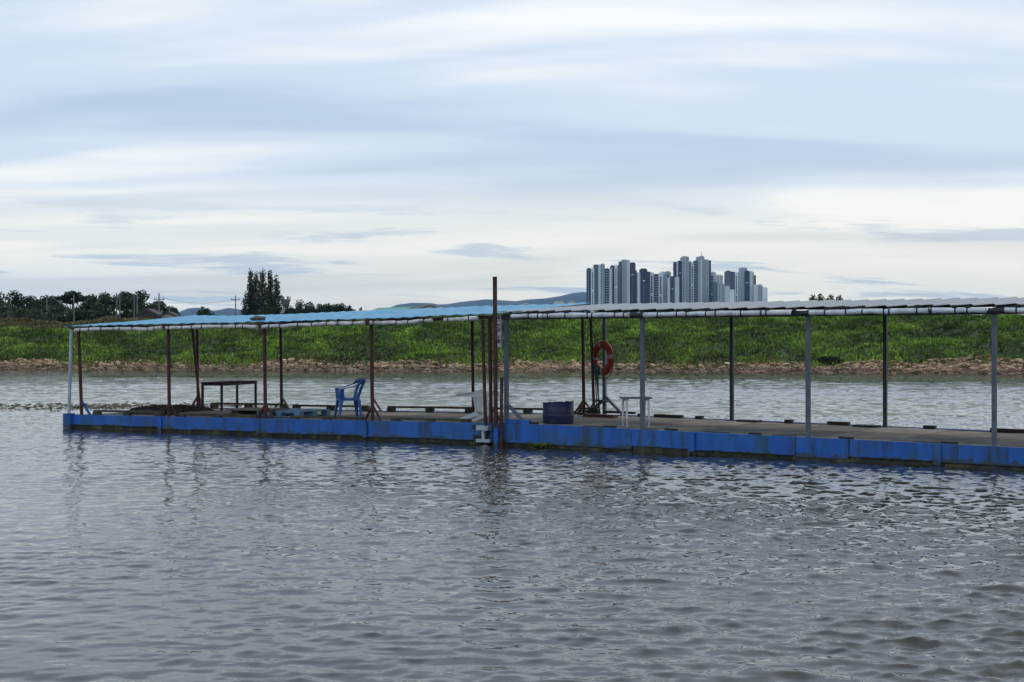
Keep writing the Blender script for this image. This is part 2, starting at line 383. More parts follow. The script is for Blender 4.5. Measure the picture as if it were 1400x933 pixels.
# ------------------------------------------------------------------ river bank: levee with riprap toe
BW, BN = Vector((0.975, -0.223, 0)), Vector((0.223, 0.975, 0))       # along the bank / away from the river
B0 = Vector((0, 91.5, 0))
def bank_xy(q, r): return B0.x + BW.x * q + BN.x * r, B0.y + BW.y * q + BN.y * r
def bank_h(q, r):
    q, r = np.asarray(q, float), np.asarray(r, float)
    plain_ = np.interp(r, [-4, -0.3, 1.4, 11.0, 12.5, 16, 24, 40], [-1.4, -0.1, 0.78, 3.25, 3.42, 3.4, 1.6, 1.5])
    tier = np.interp(r, [-4, -0.3, 1.3, 7.8, 9.4, 12.0, 16, 24, 40], [-1.4, -0.1, 0.62, 2.45, 2.55, 3.12, 3.12, 1.6, 1.5])
    k = 1 / (1 + np.exp((q + 19) / 2.5))
    h = plain_ * (1 - k) + tier * k
    lump = (fbm(q / 1.9, r / 1.4, 21, 3) - 0.5) * 1.25 * np.clip((r - 1.0) / 1.5, 0, 1) * np.clip((14 - r) / 2.0, 0, 1)
    lump = lump * np.where((k > 0.5) & (r > 8.0), 0.35, 1.0)
    return h + lump + (fbm(q / 4.0, r / 3.0, 40, 2) - 0.5) * 0.3 * np.clip((r + 0.2) / 2, 0, 1)
qs = np.arange(-75, 75.01, 0.4); rs_ = np.concatenate([np.arange(-4, 16, 0.4), [17, 19, 22, 26, 40]])
Q, RR = np.meshgrid(qs, rs_)
X, Y = bank_xy(Q, RR); Z = bank_h(Q, RR)
I = np.arange(Q.size).reshape(Q.shape)
F = np.stack([I[:-1, :-1], I[:-1, 1:], I[1:, 1:], I[1:, :-1]], -1).reshape(-1, 4)
bare = np.clip(1.2 - (RR.ravel() - 0.6) / 0.8, 0, 1)[:, None]
tag(np_mesh('river_bank', np.stack([X.ravel(), Y.ravel(), Z.ravel()], 1), F, 'bank_soil', bare * np.array([[0.19, 0.13, 0.08]]) + (1 - bare) * np.array([[0.040, 0.062, 0.018]]), smooth=True), kind='structure')
mb = MB()
mb.add([bank_xy(q, r) + (z,) for q, r, z in ((-2500, 30, 1.45), (2500, 30, 1.45), (2500, 8000, 1.45), (-2500, 8000, 1.45))], [(0, 1, 2, 3)])
tag(mb.build('ground', 'plain'), kind='structure')
mb = MB()                                                # river bed under the whole reach
mb.add([(-420, -120, -1.5), (420, -120, -1.5), (420, 200, -1.5), (-420, 200, -1.5)], [(0, 1, 2, 3)])
tag(mb.build('river_bed', 'soil'), kind='structure')

def toe(q):      # how high up the slope bare riprap reaches (uneven edge of the grass)
    e = np.interp(q, [-60, -34, -26, -22, -17, -6, 4, 30, 60], [0.75, 0.85, 0.6, 0.05, 0.2, 0.55, 0.8, 1.15, 1.2])
    return np.clip(e + (fbm(q / 2.6, q * 0 + 3.3, 61, 3) - 0.5) * 2.4, 0.0, 2.4)

def tufts(n, q0, q1, r0, r1, hmin, hmax, keep, palette, seed, blades=5, wide=0.11, r_bias=1.0):
    """leafy tufts: blades leaning out of one root, each a bent two-triangle leaf"""
    g_ = np.random.default_rng(seed)
    q = g_.uniform(q0, q1, n); r = r0 + (r1 - r0) * g_.uniform(0, 1, n) ** r_bias
    m = keep(q, r, g_); q, r = q[m], r[m]; n = len(q)
    x, y = bank_xy(q, r); z = bank_h(q, r) - 0.03
    tone = np.clip(fbm(q / 1.7, r / 1.3, seed + 3, 4) * 2.4 - 0.70 + g_.normal(0, 0.10, n), 0, 1)
    c = palette(q, r, tone, g_)
    Vs, Fs, Cs = [], [], []
    for k in range(blades):
        az = g_.uniform(0, 6.283, n); le = g_.uniform(0.1, 0.85, n); h = g_.uniform(hmin, hmax, n) * (0.7 + 0.5 * tone)
        dx, dy = np.cos(az), np.sin(az); w = wide * g_.uniform(0.6, 1.3, n)
        p0 = np.stack([x - dy * w, y + dx * w, z], 1); p1 = np.stack([x + dy * w, y - dx * w, z], 1)
        mx, my, mz = x + dx * le * h * 0.32, y + dy * le * h * 0.32, z + h * 0.6
        p2 = np.stack([mx + dy * w * 0.8, my - dx * w * 0.8, mz], 1); p3 = np.stack([mx - dy * w * 0.8, my + dx * w * 0.8, mz], 1)
        p4 = np.stack([x + dx * le * h, y + dy * le * h, z + h * (1.05 - 0.35 * le)], 1)
        Vs.append(np.stack([p0, p1, p2, p3, p4], 1))
        cc = c * g_.uniform(0.8, 1.2, (n, 1)); Cs.append(np.repeat(cc[:, None, :], 5, 1))
    Vv = np.concatenate(Vs, 0); Cc = np.concatenate(Cs, 0).reshape(-1, 3)
    b0 = np.arange(len(Vv))[:, None] * 5
    Ff = np.concatenate([b0 + [0, 1, 2], b0 + [0, 2, 3], b0 + [3, 2, 4]], 0)
    return Vv.reshape(-1, 3), Ff, Cc
def lerp3(a, b, t): return np.array(a)[None] * (1 - t[:, None]) + np.array(b)[None] * t[:, None]
def pal_green(q, r, tone, g_):
    c = lerp3((0.045, 0.095, 0.014), (0.215, 0.350, 0.045), tone)
    up = (r > 8.6) & (q < -19)
    c[up] = lerp3((0.10, 0.12, 0.035), (0.20, 0.16, 0.075), g_.uniform(0, 1, up.sum()))
    dry = g_.uniform(0, 1, len(q)) < 0.03
    c[dry] = (0.20, 0.17, 0.08)
    return c
def keep_green(q, r, g_): return r > toe(q) + g_.normal(0, 0.25, len(q))
V1, F1, C1 = tufts(70000, -60, 52, 0.0, 13.0, 0.12, 0.36, keep_green, pal_green, 101, 4, 0.034, 0.85)
V2, F2, C2 = tufts(6500, -60, 52, 0.0, 2.2, 0.12, 0.34, lambda q, r, g_: fbm(q / 1.6, r / 1.2, 88, 2) > 0.44,
                   lambda q, r, tone, g_: lerp3((0.06, 0.085, 0.02), (0.20, 0.18, 0.07), tone), 131, 4, 0.035)
Vg = np.concatenate([V1, V2]); Fg = np.concatenate([F1, F2 + len(V1)]); Cg = np.concatenate([C1, C2])
tag(np_mesh('grass', Vg, Fg, 'vegetation', Cg), 'dense green weeds and grass covering the far river bank', 'grass', kind='stuff')

# riprap: broken stones at the toe, a few pixels each
ICO_V, ICO_F = [], []
def ico():
    p = (1 + 5 ** 0.5) / 2
    v = [(-1, p, 0), (1, p, 0), (-1, -p, 0), (1, -p, 0), (0, -1, p), (0, 1, p), (0, -1, -p), (0, 1, -p), (p, 0, -1), (p, 0, 1), (-p, 0, -1), (-p, 0, 1)]
    f = [(0, 11, 5), (0, 5, 1), (0, 1, 7), (0, 7, 10), (0, 10, 11), (1, 5, 9), (5, 11, 4), (11, 10, 2), (10, 7, 6), (7, 1, 8),
         (3, 9, 4), (3, 4, 2), (3, 2, 6), (3, 6, 8), (3, 8, 9), (4, 9, 5), (2, 4, 11), (6, 2, 10), (8, 6, 7), (9, 8, 1)]
    return np.array(v) / math.sqrt(1 + p * p), np.array(f)
IV, IF = ico()
ns = 12500
g_ = np.random.default_rng(77)
q = g_.uniform(-60, 52, ns); r = g_.uniform(-0.5, 1, ns) * (toe(q) + 0.5); r = np.abs(r) - 0.25
x, y = bank_xy(q, r); z = bank_h(q, r)
sz = g_.lognormal(-2.68, 0.5, ns).clip(0.035, 0.24)
jit = 1 + g_.uniform(-0.32, 0.32, (ns, 12))
dim = np.stack([sz * g_.uniform(0.8, 1.6, ns), sz * g_.uniform(0.8, 1.4, ns), sz * g_.uniform(0.45, 0.9, ns)], 1)
ang = g_.uniform(0, 6.283, ns); ca, sa = np.cos(ang), np.sin(ang)
P = IV[None] * jit[..., None] * dim[:, None, :]
P = np.stack([P[..., 0] * ca[:, None] - P[..., 1] * sa[:, None], P[..., 0] * sa[:, None] + P[..., 1] * ca[:, None], P[..., 2]], -1)
P += np.stack([x, y, z + sz * 0.15], 1)[:, None, :]
tone = g_.uniform(0, 1, ns)
c = lerp3((0.24, 0.155, 0.095), (0.50, 0.345, 0.22), tone)
wet = (z < 0.22); c[wet] *= 0.5
Fr = (IF[None] + (np.arange(ns) * 12)[:, None, None]).reshape(-1, 3)
tag(np_mesh('riprap_rubble', P.reshape(-1, 3), Fr, 'riprap', np.repeat(c, 12, 0)), 'strip of broken tan riprap stones at the foot of the bank', 'rubble', kind='stuff')

# dark brush heap lodged in the stones
def leaf_cloud(lobes, n, size, cols, seed, flat=0.0):
    """leaf-sized quads spread through ellipsoid lobes [(cx,cy,cz,rx,ry,rz)] -> V,F,C"""
    g_ = np.random.default_rng(seed); lobes = np.array(lobes, float)
    vol = (lobes[:, 3] * lobes[:, 4] * lobes[:, 5]) ** 0.75; pick = g_.choice(len(lobes), n, p=vol / vol.sum())
    d = g_.normal(0, 1, (n, 3)); d /= np.linalg.norm(d, axis=1)[:, None]
    rad = g_.uniform(0, 1, n) ** 0.42
    rad *= 1 + 0.16 * np.sin(d[:, 0] * 7 + pick) * np.cos(d[:, 2] * 6 + pick * 2)
    P = lobes[pick, :3] + d * rad[:, None] * lobes[pick, 3:]
    nrm = d * 0.6 + g_.normal(0, 0.7, (n, 3)); nrm /= np.linalg.norm(nrm, axis=1)[:, None]
    a = np.cross(nrm, g_.normal(0, 1, (n, 3))); a /= np.linalg.norm(a, axis=1)[:, None] + 1e-9
    b_ = np.cross(nrm, a); s_ = size * g_.uniform(0.55, 1.35, n)[:, None]
    V_ = np.stack([P - a * s_, P - b_ * s_ * 0.55, P + a * s_, P + b_ * s_ * 0.55], 1).reshape(-1, 3)
    F_ = np.arange(n * 4).reshape(n, 4)
    c = lerp3(cols[0], cols[1], np.clip(g_.uniform(0, 1, n) * 0.7 + 0.3 * np.sin(pick * 2.1) ** 2, 0, 1))
    return V_, F_, np.repeat(c, 4, 0)
bx_, by_ = bank_xy(18.5, 1.15)
V_, F_, C_ = leaf_cloud([(bx_, by_, .72, 0.75, 0.5, 0.26), (bx_ + .45, by_, .68, .5, .4, .2)], 700, 0.09, ((0.012, 0.01, 0.008), (0.04, 0.03, 0.02)), 3)
tag(np_mesh('brush_heap', V_, F_, 'vegetation', C_), 'heap of dark dead brush lying on the riprap stones', 'brush')

# floating water plants
def pads(name, spots, label, seed, cols):
    g_ = np.random.default_rng(seed); Vs, Fs, Cs = [], [], []; n0 = 0
    for (x0, x1, yc, yh, n, rad) in spots:
        x = g_.uniform(x0, x1, n); y = yc + g_.normal(0, 1, n) * yh
        d = fbm(x / 1.2, y / 0.8, seed, 3) + 0.15 * g_.uniform(-1, 1, n); m = d > 0.42; x, y = x[m], y[m]; n = len(x)
        rr = rad * g_.uniform(0.5, 1.4, n); a0 = g_.uniform(0, 6.28, n); zz = g_.uniform(0.015, 0.06, n)
        k = np.arange(6) * 1.0472
        ring = np.stack([x[:, None] + np.cos(k + a0[:, None]) * rr[:, None], y[:, None] + np.sin(k + a0[:, None]) * rr[:, None],
                         zz[:, None] + 0.02 * g_.uniform(-1, 1, (n, 6)) + 0.6 * rr[:, None] * 0.3 * np.sin(k + a0[:, None])], -1)
        Vs.append(ring.reshape(-1, 3)); b0 = n0 + np.arange(n)[:, None] * 6
        Fs.append(np.concatenate([b0 + [0, 1, 2, 3], b0 + [0, 3, 4, 5]], 0)); n0 += n * 6
        Cs.append(np.repeat(lerp3(cols[0], cols[1], g_.uniform(0, 1, n)), 6, 0))
    return tag(np_mesh(name, np.concatenate(Vs), np.concatenate(Fs), 'vegetation', np.concatenate(Cs)), label, 'water plants', kind='stuff')
pads('lily_pads', [(-19.5, -11.0, 44.6, 0.8, 900, 0.07), (-12, -6.5, 45.3, 0.7, 260, 0.06)], 'patch of small dark floating leaves off the dock end', 5, ((0.035, 0.035, 0.02), (0.10, 0.09, 0.05)))
pads('water_weed', [(-22, -9, 80, 0.7, 900, 0.10), (-13, 6, 79, 1.1, 1100, 0.10), (4, 24, 77, 1.6, 1400, 0.11), (14, 27, 72, 1.4, 900, 0.11)],
     'thin streaks of floating green weed near the far bank', 9, ((0.03, 0.045, 0.02), (0.07, 0.085, 0.03)))

# ------------------------------------------------------------------ trees and things beyond the levee
F_PX = 2100.0
GZ = 1.45
def leafmesh(o_name, lobes, n, size, cols, seed, parent): 
    V_, F_, C_ = leaf_cloud(lobes, n, size, cols, seed)
    V_ = V_ - np.array(ORG[parent])
    return np_mesh(o_name, V_, F_, 'vegetation', C_, parent=parent)
def broad_tree(x, y, h, w, label, seed, cols=((0.016, 0.028, 0.012), (0.062, 0.088, 0.034)), trunk=0.3, n=2200, leaf=0.30, name='broadleaf_tree', group=None, lobes=None, base=GZ):
    r_ = random.Random(seed)
    o = thing(name, (x, y, base), label, 'tree', group)
    tops = []
    if lobes is None:
        lobes = []
        k = 9
        for i in range(k):
            a = i * 2.4; rad = w * 0.34 * math.sqrt((i + 0.3) / k)
            zz = h * (trunk + 0.12 + (0.72 - trunk) * r_.random())
            s_ = w * r_.uniform(0.20, 0.30)
            lobes.append((math.cos(a) * rad, math.sin(a) * rad, zz, s_ * 1.1, s_, min(s_ * r_.uniform(0.7, 1.0), h - zz)))
        lobes.append((0, 0, h * 0.86, w * 0.20, w * 0.2, h * 0.14))
    lw = [(x + a, y + b, base + c, d, e, f) for a, b, c, d, e, f in lobes]
    mb = MB()
    mb.tube([(x, y, base - 0.3), (x + r_.uniform(-.2, .2), y, base + h * 0.3), (x + r_.uniform(-.3, .3), y, base + h * 0.62), (x, y, base + h * 0.85)],
            [w * 0.035 + .08, w * 0.028 + .06, w * 0.018 + .04, 0.03], 6)
    for a, b, c, d, e, f in lobes[:6]:
        mb.tube([(x, y, base + max(h * trunk * 0.7, c * 0.5)), (x + a * 0.6, y + b * 0.6, base + c * 0.85), (x + a, y + b, base + c)], [0.10, 0.07, 0.03], 5)
    mb.build('trunk', 'bark', o)
    leafmesh('crown', lw, n, leaf, cols, seed, o)
    return o
def at(px, y): return (px - 700) / F_PX * y
def top(py, y): return 2.03 + (462 - py) / F_PX * y - GZ
gw = 'wood behind the levee'
wood = [(-8, 225, 396, 58, 'tall dark tree at the photo edge where the wood behind the levee starts'),
        (20, 220, 397, 40, 'dark tree with a twin rounded crown in the wood behind the levee'),
        (43, 228, 404, 34, 'dark round-crowned tree beside a pale pole in the wood behind the levee'),
        (64, 222, 404, 34, 'dark tree left of the flat-topped pine in the wood behind the levee'),
        (84, 214, 416, 34, 'low dark bushy tree in front of the flat-topped pine'),
        (108, 212, 420, 30, 'low rounded tree right under the flat-topped pine branches'),
        (126, 232, 402, 34, 'first broad dark tree right of the gap beside the flat-topped pine'),
        (144, 230, 400, 34, 'broad dark tree just left of the twin pale poles'),
        (171, 234, 397, 32, 'tall dark tree between the two pairs of pale poles'),
        (194, 232, 396, 34, 'tall dark round tree just right of the second pair of poles'),
        (219, 230, 411, 26, 'smaller dark tree behind the pole with crossarms'),
        (238, 226, 421, 22, 'low bush-like tree ending the wood beside the hills'),
        (30, 205, 420, 60, 'low dark thicket tree in front of the leftmost wood')]
for i, (px, y, py, wpx, lab) in enumerate(wood):
    broad_tree(at(px, y), y, top(py, y), wpx / F_PX * y * 1.45, lab, 200 + i, group=gw, trunk=0.10, n=6200, leaf=0.19)
# flat-topped pine with a gap under its crown
y = 216; x = at(99, y); h = top(399, y)
broad_tree(x, y, h, 5.0, 'flat-topped pine with an open umbrella crown standing out of the wood', 260, name='pine_tree', trunk=0.6, n=1500, leaf=0.2,
           cols=((0.010, 0.018, 0.009), (0.030, 0.046, 0.02)),
           lobes=[(-1.3, 0, h * .87, 1.1, 1.0, .42), (0, 0, h * .94, 1.3, 1.1, .50), (1.1, 0, h * .86, 1.0, .9, .40), (2.0, 0, h * .70, .8, .8, .38), (-.4, 0, h * .80, 1.2, .9, .3), (1.5, 0, h * .58, .6, .6, .25)])
# small round trees further along
for px, y, py, wpx, lab, nm in ((279, 240, 419, 22, 'small lone round tree on the levee in front of the blue hills', 'broadleaf_tree'),
                            (292, 246, 427, 16, 'low shrub right of the lone round tree', 'shrub'),
                            (493, 300, 420, 12, 'tiny round tree between the dark grove and the sheds', 'broadleaf_tree'),
                            (508, 300, 425, 12, 'tiny low bush beside the black shed roof', 'shrub'),
                            (1111, 120, 402.5, 7, 'tiny sprig of a tree behind the white roof, leftmost of four', 'young_tree'),
                            (1121, 120, 401, 8, 'narrow tallest sprig of a tree behind the white roof', 'young_tree'),
                            (1136, 120, 402, 10, 'broad little treetop behind the white roof, third of four', 'young_tree'),
                            (1147, 120, 403, 10, 'little treetop behind the white roof, rightmost of four', 'young_tree')):
    hh_ = top(py, y); ww_ = wpx / F_PX * y
    lb_ = None if y > 200 else [(0, 0, hh_ - .22, ww_ * .45, ww_ * .45, .22), (-.12, 0, hh_ - .45, ww_ * .55, ww_ * .5, .2), (.14, 0, hh_ - .5, ww_ * .55, ww_ * .5, .22), (0, 0, hh_ - .9, ww_ * .8, ww_ * .8, .35), (0, 0, hh_ - 1.5, ww_, ww_, .5)]
    broad_tree(at(px, y), y, hh_, ww_ * 1.15, lab, 300 + px, lobes=lb_, name=nm, n=700 if y > 200 else 520, leaf=0.22 if y > 200 else 0.09, trunk=0.3,
               cols=((0.012, 0.022, 0.010), (0.040, 0.060, 0.024)) if y > 200 else ((0.04, 0.06, 0.02), (0.09, 0.12, 0.04)))
# poplars
pop = [(334, 400, 11, 'thin sparse poplar at the left edge of the poplar row'), (342, 366.5, 15, 'second poplar from the left with a pointed tall top'),
       (350, 370, 15, 'dense dark poplar third from the left in the row'), (359, 365, 17, 'tallest poplar in the middle of the row'),
       (369, 368, 13, 'slim poplar just right of the tallest one'), (378, 375, 14, 'shorter pointed poplar at the right end of the row')]
for i, (px, py, wpx, lab) in enumerate(pop):
    y = 250 + (i % 3) * 3; x = at(px, y); h = top(py, y); w = wpx / F_PX * y * 1.42
    r_ = random.Random(400 + i); lobes = []
    for k in range(22):
        f = (k + 0.5) / 22
        ww = w * 0.5 * (0.95 if f < 0.45 else 0.95 - 1.2 * (f - 0.45)) * r_.uniform(0.6, 1.0)
        lobes.append((r_.uniform(-.25, .25) * w * (1.1 - f), r_.uniform(-.3, .3) * w * (1 - f), h * (0.05 + 0.90 * f), ww * 1.25, ww * 1.25, h * 0.062))
    broad_tree(x, y, h, w, lab, 420 + i, ((0.016, 0.022, 0.012), (0.052, 0.064, 0.032)), 0.1, 5600 if i else 1300, 0.15, 'poplar_tree', 'poplars in a row', lobes)
# grove of conifers read as separate tops
gr = [(394, 417, 24), (410, 409, 22), (424, 412, 20), (437, 415, 20), (448, 414, 19), (458, 416, 19), (468, 414, 18), (478, 418, 14)]
gl = ['nearest the poplars', 'with the tallest top', 'just right of the tallest', 'fourth along from the poplars', 'with a small pointed tip', 'low between two pointed tips', 'third from the far end', 'lowest at the far end']
for i, (px, py, wpx) in enumerate(gr):
    y = 262 + (i % 2) * 5
    broad_tree(at(px, y), y, top(py, y), wpx / F_PX * y * 1.6, 'dark conifer in the low grove right of the poplars, ' + gl[i], 500 + i,
               ((0.010, 0.020, 0.012), (0.030, 0.050, 0.026)), 0.06, 3000, 0.18, 'conifer_tree', 'grove beside the poplars')

# utility poles
def pole(px, py, y, arms, label, rad=0.10):
    x = at(px, y); h = top(py, y)
    o = thing('utility_pole', (x, y, GZ), label, 'utility pole', 'utility poles beyond the levee')
    MB().tube([(x, y, GZ - .3), (x, y, GZ + h)], [rad * 1.25, rad * 0.8], 8).build('shaft', 'concrete_pole', o)
    for dz, w in arms:
        a = MB().bar((x - w / 2, y, GZ + h - dz), (x + w / 2, y, GZ + h - dz), 0.10, 0.12).build('crossarm', 'concrete_pole', o)
        for k in (-0.45, 0, 0.45):
            MB().tube([(x + k * w, y, GZ + h - dz + .05), (x + k * w, y, GZ + h - dz + .3)], 0.05, 6).build('insulator', 'dark_steel', a)
    return Vector((x, y, GZ + h))
pole(159.5, 401, 205, [], 'tall pale pole, first of the left twin pair before the wood')
pole(163.5, 401, 205, [], 'tall pale pole, second of the left twin pair before the wood')
pole(183.5, 402, 207, [], 'tall pale pole, first of the right twin pair before the wood')
pole(187.5, 399, 207, [], 'tall pale pole, second of the right twin pair before the wood')
pa = pole(217.5, 401, 210, [(0.9, 1.4), (1.5, 0.9)], 'grey utility pole with crossarms against the end of the wood')
pole(231.5, 418, 208, [], 'short pale pole at the right end of the wood')
pole(101, 404, 208, [], 'pale pole rising in front of the flat-topped pine', 0.10)
pole(64, 405, 206, [], 'faint pale pole inside the dark wood at the far left', 0.10)
pb = pole(322, 404, 240, [(0.7, 1.3)], 'grey utility pole with one crossarm left of the poplars', 0.10)
pc = pb + Vector((22, 30, 0.5))
for k, (a, b) in enumerate(((pa, pb),)):
    pts = []
    for i in range(17):
        f = i / 16; p = a.lerp(b, f) + Vector((0, 0, -0.5 - 1.6 * 4 * f * (1 - f) * 0.5)); pts.append(p)
    tag(MB().tube(pts, 0.02, 5).build('power_line', 'wire'), 'thin power line sagging between the two crossarm poles', 'power line')
# communication mast with a round basket head
y = 290; x = at(390.5, y); h = top(409, y)
o = thing('communication_mast', (x, y, GZ), 'slim grey mast with a wide basket head beside the poplars', 'mast')
MB().tube([(x, y, GZ - .3), (x, y, GZ + h)], 0.12, 8).build('shaft', 'concrete_pole', o)
m_ = MB(); m_.tube([(x, y, GZ + h - 1.5), (x, y, GZ + h - 1.0), (x, y, GZ + h - .1)], [0.15, 0.75, 0.9], 10)
m_.build('platform', 'concrete_pole', o)
for k in range(6):
    a = k * math.pi / 3
    MB().box((x + .85 * math.cos(a), y + .85 * math.sin(a), GZ + h + .05), (.18, .18, 0.9)).build('antenna', 'concrete_pole', o)

# sheds and small houses
def shed(name, x, y, w, d, eave, ridge, wallm, roofm, label, rot=0.0, cat='shed'):
    o = thing(name, (x, y, GZ), label, cat); o.rotation_euler.z = rot
    c = Vector((x, y, GZ))
    def P(a, b, z): return (x + a, y + b, GZ + z)
    w2, d2 = w / 2, d / 2
    m_ = MB(); m_.hexa([P(-w2, -d2, -.3), P(w2, -d2, -.3), P(w2, d2, -.3), P(-w2, d2, -.3), P(-w2, -d2, eave), P(w2, -d2, eave), P(w2, d2, eave), P(-w2, d2, eave)])
    m_.add([P(-w2, -d2, eave), P(w2, -d2, eave), P(0, -d2, ridge - .05)], [(0, 1, 2)]); m_.add([P(w2, d2, eave), P(-w2, d2, eave), P(0, d2, ridge - .05)], [(0, 1, 2)])
    m_.build('wall', wallm, o)
    ov = min(0.5, w * .06)
    for s in (-1, 1):
        MB().hexa([P(s * (w2 + ov), -d2 - ov, eave - .25), P(0, -d2 - ov, ridge), P(0, d2 + ov, ridge), P(s * (w2 + ov), d2 + ov, eave - .25),
                   P(s * (w2 + ov), -d2 - ov, eave), P(0, -d2 - ov, ridge + .25), P(0, d2 + ov, ridge + .25), P(s * (w2 + ov), d2 + ov, eave)]).build('roof_slope', roofm, o)
    MB().box(P(0, -d2 - .03, min(eave, 3) / 2), (min(w * .3, 4), .08, min(eave, 3))).build('door', 'shed_dark', o)
    return o
y = 330
shed('farm_shed', at(541, y), y, 6.2, 14, top(427, y), top(421.8, y), 'shed_dark', 'shed_green', 'low dark shed with a green sheet roof behind the blue canopy', 0.6)
shed('farm_shed', at(590, y - 5), y - 5, 10.5, 12, top(426, y), top(418.8, y), 'shed_grey', 'shed_grey', 'wide pale grey shed with a low gable beside the green-roofed one')
MB_v = None
shed('farmhouse', at(206, 204), 204, 2.5, 4, top(430, 204), top(425, 204), 'roof_brown', 'roof_brown', 'low brown-roofed hut in front of the wood beside the crossarm pole', cat='hut')
shed('farmhouse', at(233, 206), 206, 1.8, 3, top(431, 206), top(429, 206), 'shed_grey', 'roof_brown', 'tiny grey hut right of the brown-roofed hut', cat='hut')
for px, py, w, lab in ((719, 415.5, 2.6, 'tiny white house below the ridge right of the tall rusty pile'), (761, 412.5, 1.6, 'left one of a close pair of tiny white blocks below the hills'),
                       (767, 412.5, 1.5, 'right one of a close pair of tiny white blocks below the hills'), (782, 412.5, 1.8, 'tiny pale block below the hills nearest the towers')):
    y = 420
    shed('distant_house', at(px, y), y, w, 3, top(py + 1.5, y), top(py, y), 'house_white', 'house_white', lab, cat='house')

# hills
def hill(name, prof, y, depth, label):
    xs = np.linspace(prof[0][0], prof[-1][0], 160)
    hs = np.interp(xs, [p[0] for p in prof], [p[1] for p in prof])
    rows_ = 26; V_ = []
    for j in range(rows_):
        f = j / (rows_ - 1); s = math.sin(math.pi * min(f * 1.0, 1.0)) ** 0.9
        yy = y + (f - 0.5) * depth
        X_ = at(xs, y); n_ = fbm(X_ / 260, np.full_like(X_, yy / 260), 9, 4)
        Zz = GZ - 4 + (2.03 + (462 - hs) / F_PX * y - GZ + 4) * s * (1 - 0.22 * (1 - s)) + (n_ - 0.5) * 26 * s * (1 if abs(f - .5) > .06 else .25)
        V_.append(np.stack([X_, np.full_like(X_, yy), Zz], 1))
    V_ = np.concatenate(V_); I = np.arange(rows_ * 160).reshape(rows_, 160)
    F_ = np.stack([I[:-1, :-1], I[:-1, 1:], I[1:, 1:], I[1:, :-1]], -1).reshape(-1, 4)
    return tag(np_mesh(name, V_, F_, 'forest_hill', smooth=True), kind='structure')
hill('hills', [(470, 462), (520, 428), (545, 416.5), (565, 414), (590, 414.5), (600, 416.5), (612, 416), (635, 412.5), (665, 409.5), (690, 411.5), (706, 412.5), (720, 410), (745, 408),
               (765, 405), (785, 400.5), (797, 399.5), (815, 402), (850, 410), (900, 420), (960, 436), (1000, 462)], 7500, 1600, None)
hill('hills', [(225, 462), (250, 427), (262, 421.5), (272, 421), (285, 424), (297, 425), (315, 421.5), (335, 425), (370, 430), (430, 440), (470, 462)], 7300, 1400, None)

# ------------------------------------------------------------------ apartment towers (about 1.7 km off)
TY = 1720.0
PXM = TY / F_PX
FLOOR = 2.8
def tower(slabs, label, dy=0.0):
    """slabs: (x0, x1, ytop, material, dy, depth, style)  style: None, 'dots' small pale windows, 'glass' wide dark windows, 'mark' emblem"""
    xs0 = min(s[0] for s in slabs); xs1 = max(s[1] for s in slabs)
    o = thing('apartment_tower', (at((xs0 + xs1) / 2, TY), TY + dy, GZ), label, 'apartment tower', 'apartment towers on the skyline')
    for (a, b, yt, m, off, dep, style) in slabs:
        X0, X1 = at(a, TY), at(b, TY); h = 2.03 + (462 - yt) * PXM
        y0 = TY + dy + off
        mb = MB(); mb.hexa([(X0, y0, 0), (X1, y0, 0), (X1, y0 + dep, 0), (X0, y0 + dep, 0), (X0, y0, h), (X1, y0, h), (X1, y0 + dep, h), (X0, y0 + dep, h)])
        w = X1 - X0
        if style != 'flat':     # parapet / lift house
            mb.box(((X0 + X1) / 2, y0 + dep / 2, h + .5), (w * .62, dep * .7, 1.0))
        sl = mb.build('wing', m, o)
        if style in ('dots', 'glass', 'fine', 'balcony'):
            wb = MB(); nfl = int((h - 6) / FLOOR)
            for k in range(nfl):
                zc = h - 2.2 - k * FLOOR
                if style == 'dots':
                    wb.box((X0 + w * .36, y0 - .06, zc), (w * .32, .16, 1.25))
                elif style == 'fine':
                    for c_ in (.25, .72): wb.box((X0 + w * c_, y0 - .06, zc), (w * .14, .16, 1.2))
                elif style == 'glass':
                    wb.box((X0 + w * .5, y0 - .06, zc + (.0 if k % 8 else .5)), (w * .34, .16, 2.3 if k % 8 else .4))
                else:
                    wb.box((X0 + w * .5, y0 - .25, zc), (w * .78, .6, .9))
            wn = wb.build('window_column', {'dots': 'tower_pane', 'fine': 'tower_dark', 'glass': 'tower_glass', 'balcony': 'tower_pane'}[style], sl); wn['kind'] = 'stuff'
        if style == 'mast':
            MB().box(((X0 + X1) / 2, y0 + dep / 2, h + 3.2), (.7, .7, 5.4)).build('roof_mast', 'tower_grey', sl)
        if style == 'mark':
            MB().box((X0 + w * .5, y0 - .08, h - 13), (w * .36, .2, 1.4)).build('emblem', 'tower_light', sl)
            MB().box((X0 + w * .5, y0 - .08, (h - 16) / 2), (w * .10, .2, h - 16)).build('strip', 'tower_dark', sl)
nv, br, dk, gy, lt, wh = 'tower_navy', 'tower_brown', 'tower_dark', 'tower_grey', 'tower_light', 'tower_white'
tower([(802.6, 808, 367.8, nv, 0, 16, 'dots'), (808, 812.3, 367.5, wh, -.6, 16, 'glass'), (812.3, 818, 361.8, dk, 1, 18, 'flat'), (818, 821, 362, lt, -1, 16, 'flat'),
       (821, 827, 361.6, gy, 0, 18, 'fine'), (827, 833, 368.2, nv, -1, 14, 'balcony'), (833, 836.2, 367.3, lt, -2, 14, 'flat')], 'leftmost apartment tower with navy dotted edge, beside the hills')
